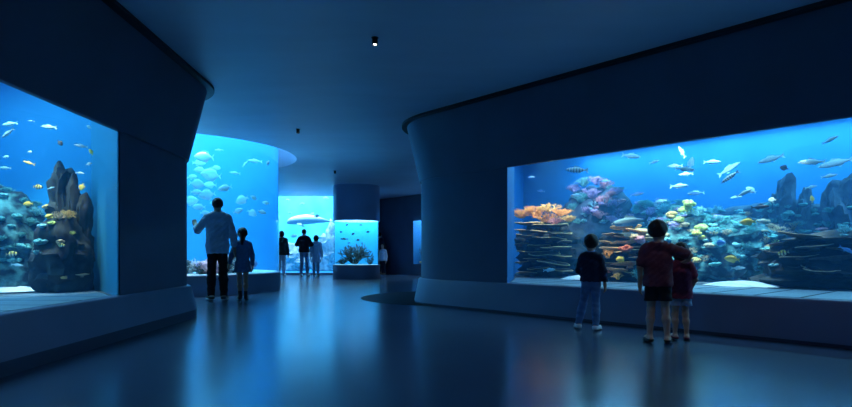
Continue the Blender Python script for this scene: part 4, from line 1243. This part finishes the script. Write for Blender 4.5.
def V3(*a): return np.array(a, float)
def person(name, label, H, loc, rz, child=0.0, skin=None, hairm=None, arms=None, legs=None, wear=None, hair='short', res=None, head_yaw=0.0, group=None, eyes=True, shoulder=1.0, lean=0.0, nod=0.0):
    """arms: {'L': (elbow, wrist, finger_dir), 'R': ...} offsets in units of H measured from the shoulder joint;
       legs: {'L': (foot_x, foot_y, toe_yaw, heel_lift)}; the figure faces +y, its right hand is at +x"""
    skin = skin or M_skin
    root = empty(name, loc, rz); put(root, label, 'person', group)
    c = child
    mix = lambda a, b: (a + (b-a)*c)*H
    hr = mix(.134, .190)                     # head height
    z_chin = H - hr
    z_sh = mix(.832, .788); z_ch = mix(.72, .67); z_wa = mix(.61, .575); z_hip = mix(.515, .465); z_kn = mix(.275, .25); z_an = mix(.045, .045)
    sw = mix(.094, .088)*shoulder; hw = mix(.046, .045)
    k = .02*H
    res = res or H/190
    arms = arms or {}; legs = legs or {}
    lo = [-.50*H, -.36*H, -.01]; hi = [.50*H, .42*H, H*1.03]
    # joints
    J = {}
    for s_, sg in (('L', -1), ('R', 1)):
        sh = V3(sg*sw, lean*H, z_sh - .032*H); e, w, fd = arms.get(s_, ((sg*.035, -.012, -.175), (sg*.045, .03, -.335), (0, .15, -1)))
        J['sh'+s_] = sh; J['el'+s_] = sh + V3(*e)*H; J['wr'+s_] = sh + V3(*w)*H; J['fd'+s_] = V3(*fd)/np.linalg.norm(fd)
        fx, fy, ty, lift = legs.get(s_, (sg*.05, 0, sg*8, 0))
        hp = V3(sg*hw, 0, z_hip); an = V3(fx*H, fy*H - .012*H, z_an + lift*H)
        mid = (hp+an)/2; kn = V3(mid[0], mid[1] + .022*H + .5*abs(lift)*H, z_kn)
        J['hp'+s_], J['kn'+s_], J['an'+s_] = hp, kn, an
        J['toe'+s_] = (math.sin(R(ty)), math.cos(R(ty)))
    fat = lambda a, b: mix(a, b)
    TW = V3(0, 1, 0)
    def torso(f, g=0.0, kk=None, top=True):
        kk = kk or k*1.3; y = lambda z: lean*H*(z-z_hip)/(z_sh-z_hip)
        f.cone((-hw*.75,0,z_hip+.02*H), (hw*.75,0,z_hip+.02*H), fat(.058,.060), fat(.058,.060), kk, (TW,1.05), g)
        f.cone((-.020*H,y(z_wa),z_wa), (.020*H,y(z_wa),z_wa), fat(.054,.060), fat(.054,.060), kk, (TW,1.06), g)
        f.cone((-.032*H,y(z_ch),z_ch), (.032*H,y(z_ch),z_ch), fat(.060,.058), fat(.060,.058), kk, (TW,1.06), g)
        f.cone((-.026*H,y(z_wa),(z_wa+z_ch)/2), (.026*H,y(z_wa),(z_wa+z_ch)/2), fat(.058,.059), fat(.058,.059), kk, (TW,1.06), g)
        if top:
            for sg in (-1, 1):
                f.cone((sg*.012*H,y(z_sh),z_sh-.008*H), (sg*sw*.92,y(z_sh),z_sh-.034*H), fat(.036,.035), fat(.032,.031), kk, None, g)
                f.cone((sg*.006*H,y(z_sh)-.006*H,z_sh+.022*H), (sg*sw*.72,y(z_sh)-.004*H,z_sh-.020*H), fat(.022,.022), fat(.020,.020), kk, None, g)
            f.cone((0,y(z_sh)-.004*H,z_sh+.0*H), (0,y(z_sh),z_sh+.02*H), fat(.036,.033), fat(.030,.028), kk, None, g)
    def arm(f, s_, g=0.0, upto=1.0, kk=None, full=True):
        kk = kk or k; sh, el, wr_ = J['sh'+s_], J['el'+s_], J['wr'+s_]
        ru, re, rw = fat(.030,.029), fat(.024,.0235), fat(.0165,.0175)
        f.cone(sh, el if full or upto >= .5 else sh+(el-sh)*upto*2, ru, re if full or upto >= .5 else ru+(re-ru)*upto*2, kk, None, g)
        if full or upto > .5:
            t = 1.0 if full else (upto-.5)*2
            f.cone(el, el+(wr_-el)*t, re, re+(rw-re)*t, kk, None, g)
    def leg(f, s_, g=0.0, upto=1.0, kk=None):
        kk = kk or k; hp, kn, an = J['hp'+s_], J['kn'+s_], J['an'+s_]
        rt, rk, rc, ra = fat(.047,.046), fat(.031,.030), fat(.034,.032), fat(.020,.020)
        if upto <= .5:
            t = upto*2; f.cone(hp, hp+(kn-hp)*t, rt, rt+(rk-rt)*t, kk, None, g); return
        f.cone(hp, kn, rt, rk, kk, None, g)
        t = (upto-.5)*2; ca = kn+(an-kn)*.33 + V3(0,-.010*H,0)
        f.cone(kn, ca, rk, rc, kk, None, g); e = kn+(an-kn)*t
        f.cone(ca, e, rc, rc+(ra-rc)*t, kk, None, g)
    # head frame
    hy = R(head_yaw); Rz = np.array([[math.cos(hy),-math.sin(hy),0],[math.sin(hy),math.cos(hy),0],[0,0,1]])
    ny = lean*H*1.15
    hc = V3(0, ny + .012*H, z_chin + hr*.52)
    def hp_(x, y, z): return hc + Rz @ V3(x*hr, y*hr, z*hr)
    def head(f, g=0.0):
        f.cone((0,ny*.9,z_sh), (0,ny+.008*H,z_chin+hr*.22), fat(.031,.026), fat(.028,.024), k, None, g)
        f.ell(hp_(0,-.03,.09), (.36*hr,.415*hr,.41*hr), k*.6, Rz, g)
        f.ell(hp_(0,.10,-.22), (.25*hr,.28*hr,.30*hr), k, Rz, g)
    body = Field(lo, hi, res)
    torso(body); head(body)
    body.cone(hp_(0,.37,-.02), hp_(0,.45,-.12), .025*hr, .055*hr, .03*hr)          # nose
    body.cone(hp_(-.08,.335,-.265), hp_(.08,.335,-.265), .035*hr, .035*hr, .03*hr) # lips
    for sg in (-1, 1):
        body.ell(hp_(sg*.37,-.02,-.03), (.035*hr,.075*hr,.115*hr), .02*hr, Rz)    # ears
        body.cone(hp_(sg*.06,.33,.08), hp_(sg*.20,.30,.08), .03*hr, .03*hr, .03*hr)# brow
    for s_, sg in (('L', -1), ('R', 1)):
        arm(body, s_); leg(body, s_)
        an = J['an'+s_]; tx, ty = J['toe'+s_]; fl_ = mix(.152,.155)
        lift = an[2]-z_an
        heel = V3(an[0]-tx*.03*H, an[1]-ty*.03*H, .022*H+lift); ball = V3(an[0]+tx*fl_*.52, an[1]+ty*fl_*.52, .018*H+lift*.15); toe = V3(an[0]+tx*fl_*.74, an[1]+ty*fl_*.74, .013*H+lift*.1)
        body.cone(an, heel, .020*H, .020*H, k); body.cone(heel, ball, .020*H, .022*H, k); body.cone(ball, toe, .021*H, .013*H, k)
        J['foot'+s_] = (heel, ball, toe)
        # hand: palm, four unequal bent fingers, thumb from the side of the palm
        wr_, fd = J['wr'+s_], J['fd'+s_]
        side = np.cross(fd, V3(0,0,1) if abs(fd[2]) < .9 else V3(0,1,0)*1.0); side /= np.linalg.norm(side)
        if abs(fd[2]) >= .9: side = V3(0,1,0) - fd*(fd[1]); side /= np.linalg.norm(side)
        nrm = np.cross(side, fd); nrm /= np.linalg.norm(nrm)
        if nrm[0]*sg > 0: nrm = -nrm              # palm side towards the body
        h = mix(.104,.100)
        pm = wr_ + fd*h*.30
        body.cone(wr_, wr_+fd*h*.16, .0165*H, .017*H, .010*H)
        body.cone(wr_+fd*h*.14 , wr_+fd*h*.44, .021*H, .024*H, .008*H, (nrm, 1.9))
        for q, (off, ln) in enumerate(((.0175,.40),(.006,.45),(-.006,.42),(-.017,.33))):
            b0 = wr_ + fd*h*.45 + side*off*H; l = ln*h
            d1 = fd + nrm*.25; d1 /= np.linalg.norm(d1); d2 = fd + nrm*.75; d2 /= np.linalg.norm(d2)
            m1 = b0 + d1*l*.5; e1 = m1 + d2*l*.5; rr = .0062*H
            body.cone(b0-fd*h*.10, m1, rr*1.1, rr, .003*H); body.cone(m1, e1, rr, rr*.78, .003*H)
        t0 = wr_ + fd*h*.16 + side*.017*H; t1 = t0 + (fd*.55+side*.75+nrm*.25)*h*.25; t2 = t1 + (fd*.9+side*.25+nrm*.3)*h*.20
        body.cone(t0, t1, .0085*H, .0075*H, .005*H); body.cone(t1, t2, .0075*H, .006*H, .003*H)
    o = field_obj('body', body, skin, root)
    # hair
    hm = hairm or M_hair
    f = Field([hc[0]-.75*hr, hc[1]-.8*hr, z_chin-.9*hr], [hc[0]+.75*hr, hc[1]+.75*hr, H*1.04], res)
    f.ell(hp_(0,-.04,.10), (.392*hr,.445*hr,.435*hr), 0, Rz)
    if hair == 'short':
        f.cut(hp_(0,.02,-.17), Rz @ V3(0,.5,-.86)); f.cut(hp_(0,.24,.10), Rz @ V3(0,.9,-.42))
    elif hair == 'bowl':
        f.ell(hp_(0,-.05,.06), (.41*hr,.455*hr,.42*hr), .05*hr, Rz)
        f.cut(hp_(0,-.20,-.26), Rz @ V3(0,.45,-.9)); f.cut(hp_(0,.25,.08), Rz @ V3(0,.9,-.42))
    elif hair == 'bob':
        f.ell(hp_(0,-.06,-.10), (.42*hr,.42*hr,.50*hr), .12*hr, Rz)
        f.cut(hp_(0,.16,.02), Rz @ V3(0,.97,-.2)); f.cut(hp_(0,0,-.52), V3(0,0,-1))
    elif hair == 'tied':
        f.cut(hp_(0,.04,-.14), Rz @ V3(0,.5,-.86)); f.cut(hp_(0,.26,.10), Rz @ V3(0,.9,-.42))
        f.cone(hp_(0,-.42,.05), hp_(0,-.50,-.25), .10*hr, .12*hr, .05*hr); f.cone(hp_(0,-.50,-.25), hp_(0,-.42,-.75), .12*hr, .04*hr, .05*hr)
    elif hair == 'tail':
        f.cut(hp_(0,.04,-.14), Rz @ V3(0,.5,-.86)); f.cut(hp_(0,.26,.10), Rz @ V3(0,.9,-.42))
        f.cone(hp_(0,-.36,-.08), hp_(0,-.40,-.45), .13*hr, .15*hr, .05*hr); f.cone(hp_(0,-.40,-.45), hp_(0,-.36,-.85), .15*hr, .07*hr, .05*hr)
    f.folds(.010*hr, lambda X,Y,Z: np.sin(X*46/hr*.35)*np.sin(Z*30/hr*.35+X*9/hr)+.6*np.sin(Y*52/hr*.35+Z*11/hr))
    field_obj('hair', f, hm, root)
    if eyes:
        for sg in (-1, 1):
            ev, ef = ICO[2]; b = MB(); b.add([Vector(hp_(sg*.135,.335,.0)) + v*(.040*hr) for v in ev], ef); b.build('eye', M_eye, root, True)
    # clothing
    for item in (wear or []):
        kind, mat = item[0], item[1]; opt = item[2] if len(item) > 2 else {}
        if kind == 'top':
            f = Field(lo, hi, res); g = opt.get('g', .008)*H
            torso(f, g, k*1.4)
            if opt.get('loose'):
                zz = opt['hem']*H
                for sg in (-1, 1):
                    f.cone((sg*.032*H,lean*H*.8,z_ch), (sg*.036*H*opt['loose'],0,zz-.02*H), fat(.059,.058), fat(.060,.062), k*1.5, (TW,1.03), g)
            for s_ in 'LR':
                u = opt.get('sleeve', .42); arm(f, s_, g*1.1 + (.004*H if u <= .5 else 0), u, k*.6, False)
            # trim sleeve ends flat
            nz = opt.get('neck', .034)
            f.cut((0, ny, z_sh+nz*H), V3(0,-.25,1))
            f.cut((0,0,opt.get('hem',.44)*H), V3(0,0,-1))
            fr = opt.get('fold', .0028)*H; ph = opt.get('ph', 0)
            f.folds(fr, lambda X,Y,Z: np.sin((X*1.4+Z*.9)/H*44+ph)*np.sin((Z*.7-X*.9+Y)/H*36+ph*2) + .6*np.sin((X*1.6-Z*1.9+Y*.6)/H*70+ph))
            for s_ in 'LR':      # cuffs
                pass
            t = field_obj(opt.get('name','shirt'), f, mat, root); put(t, opt.get('label'))
            if opt.get('collar'):
                f = Field(lo, hi, res)
                f.cone((0,ny*.9,z_sh+.004*H), (0,ny+.004*H,z_sh+.050*H), fat(.050,.048), fat(.043,.041), 0)
                f.cut((0,ny,z_sh+.042*H), V3(0,-.3,1)); f.cut((0,ny,z_sh-.0*H), V3(0,0,-1))
                cc = field_obj('collar', f, opt['collar'], t)
        elif kind == 'bottom':
            f = Field(lo, hi, res); g = opt.get('g', .007)*H
            f.cone((-hw*.75,0,z_hip+.02*H), (hw*.75,0,z_hip+.02*H), fat(.058,.060), fat(.058,.060), k*1.3, (TW,1.05), g)
            f.cone((-.02*H,0,z_hip+.055*H), (.02*H,0,z_hip+.055*H), fat(.056,.060), fat(.056,.060), k*1.3, (TW,1.06), g)
            for s_ in 'LR':
                leg(f, s_, g, 1.0, k*.8)
                if opt.get('len', 1) >= .9:      # trouser legs run straighter than the calf
                    f.cone(J['kn'+s_], J['an'+s_]+V3(0,0,.012*H), fat(.035,.034)+opt.get('wide',0)*H, fat(.029,.029)+opt.get('wide',0)*H, k)
                elif opt.get('flare'):
                    e = J['hp'+s_]+(J['kn'+s_]-J['hp'+s_])*.85; f.cone(J['hp'+s_], e, fat(.052,.052), fat(.050,.050)+opt['flare']*H, k*.8)
            f.cut((0,0,opt.get('waist',.56)*H), V3(0,0,1)); f.cut((0,0,opt.get('bot',.03)*H), V3(0,0,-1))
            f.folds(.0028*H, lambda X,Y,Z: np.sin(Z/H*95+X/H*20)*np.cos(Y/H*40+Z/H*20))
            t = field_obj(opt.get('name','trousers'), f, mat, root); put(t, opt.get('label'))
            if opt.get('belt'):
                f = Field(lo, hi, res); zb = opt.get('waist',.56)*H
                f.cone((-.02*H,0,z_hip+.055*H), (.02*H,0,z_hip+.055*H), fat(.056,.060), fat(.056,.060), k*1.3, (TW,1.06), g+.008*H)
                f.cone((-hw*.75,0,z_hip+.02*H), (hw*.75,0,z_hip+.02*H), fat(.058,.060), fat(.058,.060), k*1.3, (TW,1.05), g+.006*H)
                f.cut((0,0,zb+.004*H), V3(0,0,1)); f.cut((0,0,zb-.022*H), V3(0,0,-1)); field_obj('belt', f, M_belt, t)
        elif kind == 'dress':
            f = Field(lo, hi, res); g = opt.get('g', .010)*H; zz = opt['hem']*H
            torso(f, g, k*1.4)
            f.cone((-.02*H,0,z_hip), (-.035*H,0,zz), fat(.060,.064), opt.get('flare',.080)*H, k*2, (TW,1.1), 0)
            f.cone((.02*H,0,z_hip), (.035*H,0,zz), fat(.060,.064), opt.get('flare',.080)*H, k*2, (TW,1.1), 0)
            for s_ in 'LR': arm(f, s_, g*1.1, opt.get('sleeve',.9), k*.6, False)
            f.cut((0,ny,z_sh+opt.get('neck',.03)*H), V3(0,-.25,1)); f.cut((0,0,zz), V3(0,0,-1))
            f.folds(.006*H, lambda X,Y,Z: np.sin(np.arctan2(X, Y)*11)*np.clip((z_wa-Z)/(z_wa-zz), 0.1, 1))
            t = field_obj(opt.get('name','dress'), f, mat, root); put(t, opt.get('label'))
        elif kind == 'shoes':
            for s_ in 'LR':
                heel, ball, toe = J['foot'+s_]; an = J['an'+s_]
                f = Field(np.minimum(np.minimum(heel, toe), an)-.07*H, np.maximum(np.maximum(heel, toe), an)+.09*H, res*.8)
                f.cone(heel, ball, .023*H, .026*H, k); f.cone(ball, toe, .025*H, .017*H, k)
                f.cone(heel+V3(0,0,.008*H), an+V3(0,0,opt.get('high',-.012)*H), .024*H, .026*H, k)
                f.cut((0,0,an[2]+opt.get('high',-.012)*H), V3(0,0,1))
                if opt.get('open'): f.cut_ball((ball+heel)/2+V3(0,0,.030*H), (.030*H,.045*H,.020*H))
                zb = min(heel[2], toe[2]) - .020*H
                sh_ = field_obj(opt.get('name','shoe'), f, mat, root); put(sh_, opt.get('label'))
                f = Field(np.minimum(heel, toe)-.07*H, np.maximum(heel, toe)+.05*H, res*.8)
                dz = V3(0,0,-.012*H)
                f.cone(heel+dz, ball+dz, .026*H, .029*H, k, (V3(0,0,1),2.2)); f.cone(ball+dz, toe+dz*.6, .028*H, .019*H, k, (V3(0,0,1),2.2))
                field_obj('sole', f, opt.get('sole', M_sole), sh_)
    # set the lowest point on the ground
    zmin = min(v.co.z for ch in root.children_recursive if ch.type == 'MESH' for v in ch.data.vertices)
    root.location.z -= zmin
    return root
def gp(px, y): D = CAMZ*F/(y-HZ); return ((px-CX)/F*D, D, 0.0)

# three children at the reef window
person('person', 'smallest boy, in navy jumper, blue jeans and white trainers, standing by himself', 1.02, gp(591,330), R(-24), 1.0,
       arms={'L': ((-.04,.015,-.14),(-.015,.125,-.19),(.3,.9,-.1)), 'R': ((.045,-.02,-.15),(.055,.0,-.29),(0,.15,-1))},
       legs={'L': (-.135,.05,-22,.0), 'R': (.055,-.03,14,0)}, hair='short', head_yaw=8,
       wear=[('bottom', M_denim, {'name':'jeans','waist':.545,'wide':.004,'belt':True,'bot':.045}), ('top', M_navy, {'name':'jumper','hem':.50,'sleeve':.95,'collar':M_collar,'g':.012,'loose':1.0}),
             ('shoes', M_shoe_w, {'name':'trainer','high':-.004})])
person('person', 'tallest boy, in maroon t-shirt and black shorts, with his arm around the small girl', 1.12, gp(658,343), R(-20), .9,
       arms={'L': ((-.045,-.01,-.15),(-.045,.03,-.30),(0,.2,-1)), 'R': ((.145,.015,-.050),(.150,.145,-.085),(-.5,.6,-.4))},
       legs={'L': (-.065,.0,-14,0), 'R': (.07,-.02,8,0)}, hair='bowl', head_yaw=-24, shoulder=1.05,
       wear=[('bottom', M_blackc, {'name':'shorts','waist':.54,'bot':.335,'len':.4,'flare':.006}), ('top', M_maroon, {'name':'t_shirt','hem':.455,'sleeve':.38,'g':.014,'loose':1.1,'fold':.003}),
             ('shoes', M_shoe_b, {'name':'sandal','high':-.018,'open':True,'sole':M_shoe_b})])
person('person', 'small girl in crimson top and pale denim shorts, leaning against the tallest boy', .92, gp(680.5,340), R(-14), 1.0,
       arms={'L': ((-.03,.03,-.14),(-.0,.12,-.20),(.3,.8,.1)), 'R': ((.055,.0,-.14),(.03,.09,-.24),(-.4,.8,-.3))},
       legs={'L': (-.055,.0,-10,0), 'R': (.055,-.01,10,0)}, hair='bob', head_yaw=16,
       wear=[('bottom', M_denim_l, {'name':'shorts','waist':.53,'bot':.345,'len':.4,'flare':.022}), ('top', M_crimson, {'name':'top','hem':.42,'sleeve':.34,'g':.014,'loose':1.2}),
             ('shoes', M_crimson, {'name':'sandal','high':-.018,'open':True,'sole':M_shoe_b})])
# man and girl at the drum tank
person('person', 'man in pale blue shirt and black trousers pointing at the shoal', 1.76, gp(217.6,301), R(26), 0.0,
       arms={'L': ((-.085,.05,-.115),(-.095,.16,-.075),(-.12,.55,.5)), 'R': ((.050,-.02,-.165),(.066,.0,-.318),(.05,.1,-1))},
       legs={'L': (-.06,.02,-8,0), 'R': (.055,-.035,14,0)}, hair='short', head_yaw=4,
       wear=[('bottom', M_blackc, {'waist':.57,'wide':.002,'bot':.035}), ('top', M_chambray, {'hem':.455,'sleeve':.78,'collar':M_chambray,'g':.012,'loose':.95,'fold':.0026}),
             ('shoes', M_shoe_b, {'high':-.010})])
person('person', 'girl in slate blue shirt dress and black boots holding the hand of the man', 1.26, gp(242.5,300), R(20), .75,
       arms={'L': ((-.055,.0,-.14),(-.085,.035,-.275),(-.25,.1,-1)), 'R': ((.04,.0,-.15),(.05,.04,-.30),(0,.2,-1))},
       legs={'L': (-.035,-.03,-6,.0), 'R': (.045,.05,8,.0)}, hair='tail', head_yaw=-6,
       wear=[('dress', M_dress, {'hem':.385,'sleeve':.92,'flare':.088}), ('shoes', M_shoe_b, {'name':'boot','high':.075,'sole':M_shoe_b})])
# far visitors
person('person', 'far woman in dark green jacket and pale trousers half hidden by the drum tank', 1.60, gp(281.6,276.3), R(6), 0.15, res=.012, eyes=False, hair='bob',
       wear=[('bottom', M_white_cl, {'waist':.57,'bot':.035}), ('top', M_olive, {'name':'jacket','hem':.46,'sleeve':.95,'g':.014,'loose':1.2}), ('shoes', M_shoe_w, {})])
person('person', 'far man in black jumper and pale jeans with folded arms', 1.66, gp(304,276.2), R(-4), 0.0, res=.012, eyes=False, hair='short',
       arms={'L': ((-.075,.03,-.13),(.02,.115,-.145),(1,.1,.1)), 'R': ((.065,.03,-.13),(-.02,.10,-.16),(-1,.1,.1))}, legs={'L': (-.06,0,-10,0), 'R': (.075,.02,12,0)},
       wear=[('bottom', M_denim_l, {'name':'jeans','waist':.57,'bot':.035}), ('top', M_blackc, {'name':'jumper','hem':.50,'sleeve':.95,'g':.014,'loose':1.1}), ('shoes', M_shoe_w, {})])
person('person', 'far woman in long pale blue coat standing beside the man with folded arms', 1.46, gp(316,276), R(8), 0.3, res=.012, eyes=False, hair='bob', skin=M_skin_pale,
       wear=[('bottom', M_denim_l, {'waist':.56,'bot':.035}), ('dress', M_coat, {'name':'coat','hem':.33,'sleeve':.95,'flare':.088,'g':.014}), ('shoes', M_shoe_b, {})])
person('person', 'small child in white top and dark trousers beside the column aquarium', 1.17, gp(383.2,274.6), R(150), .8, res=.010, eyes=False, hair='bob', skin=M_skin_pale,
       wear=[('bottom', M_navy, {'waist':.55,'bot':.035}), ('top', M_white_cl, {'hem':.44,'sleeve':.9,'g':.014,'loose':1.2}), ('shoes', M_shoe_b, {})])
person('person', 'dark clothed adult mostly hidden behind the column aquarium', 1.62, gp(379.2,274.2), R(-12), 0.0, res=.012, eyes=False, hair='short',
       wear=[('bottom', M_blackc, {'waist':.57,'bot':.035}), ('top', M_navy, {'name':'jacket','hem':.46,'sleeve':.95,'g':.014}), ('shoes', M_shoe_b, {})])
# ------------------------------------------------------------------ camera and view
cam = bpy.data.cameras.new('camera'); co = bpy.data.objects.new('camera', cam); COL.objects.link(co)
cam.sensor_width = 36.0; cam.sensor_fit = 'HORIZONTAL'
cam.lens = F/852*36.0
co.location = (0, 0, CAMZ); co.rotation_euler = (PI/2, 0, 0)
cam.shift_x = 0.0
cam.shift_y = -(203.5-HZ)/852.0 * -1.0 if False else (HZ-203.5)/852.0
cam.clip_start = .05; cam.clip_end = 100
SC.camera = co
w = bpy.data.worlds.new('world'); SC.world = w; w.use_nodes = True
w.node_tree.nodes['Background'].inputs[0].default_value = (.01,.02,.05,1)
w.node_tree.nodes['Background'].inputs[1].default_value = .2
vs = SC.view_settings
SC.display_settings.display_device = 'sRGB'
vs.view_transform = 'Standard'; vs.look = 'None'; vs.exposure = 0.45; vs.gamma = 1.0; vs.use_curve_mapping = False
cy = SC.cycles
cy.max_bounces = 10; cy.diffuse_bounces = 5; cy.glossy_bounces = 4; cy.transparent_max_bounces = 24; cy.volume_bounces = 1
cy.transmission_bounces = 6
cy.use_denoising = True
cy.sample_clamp_indirect = 6.0
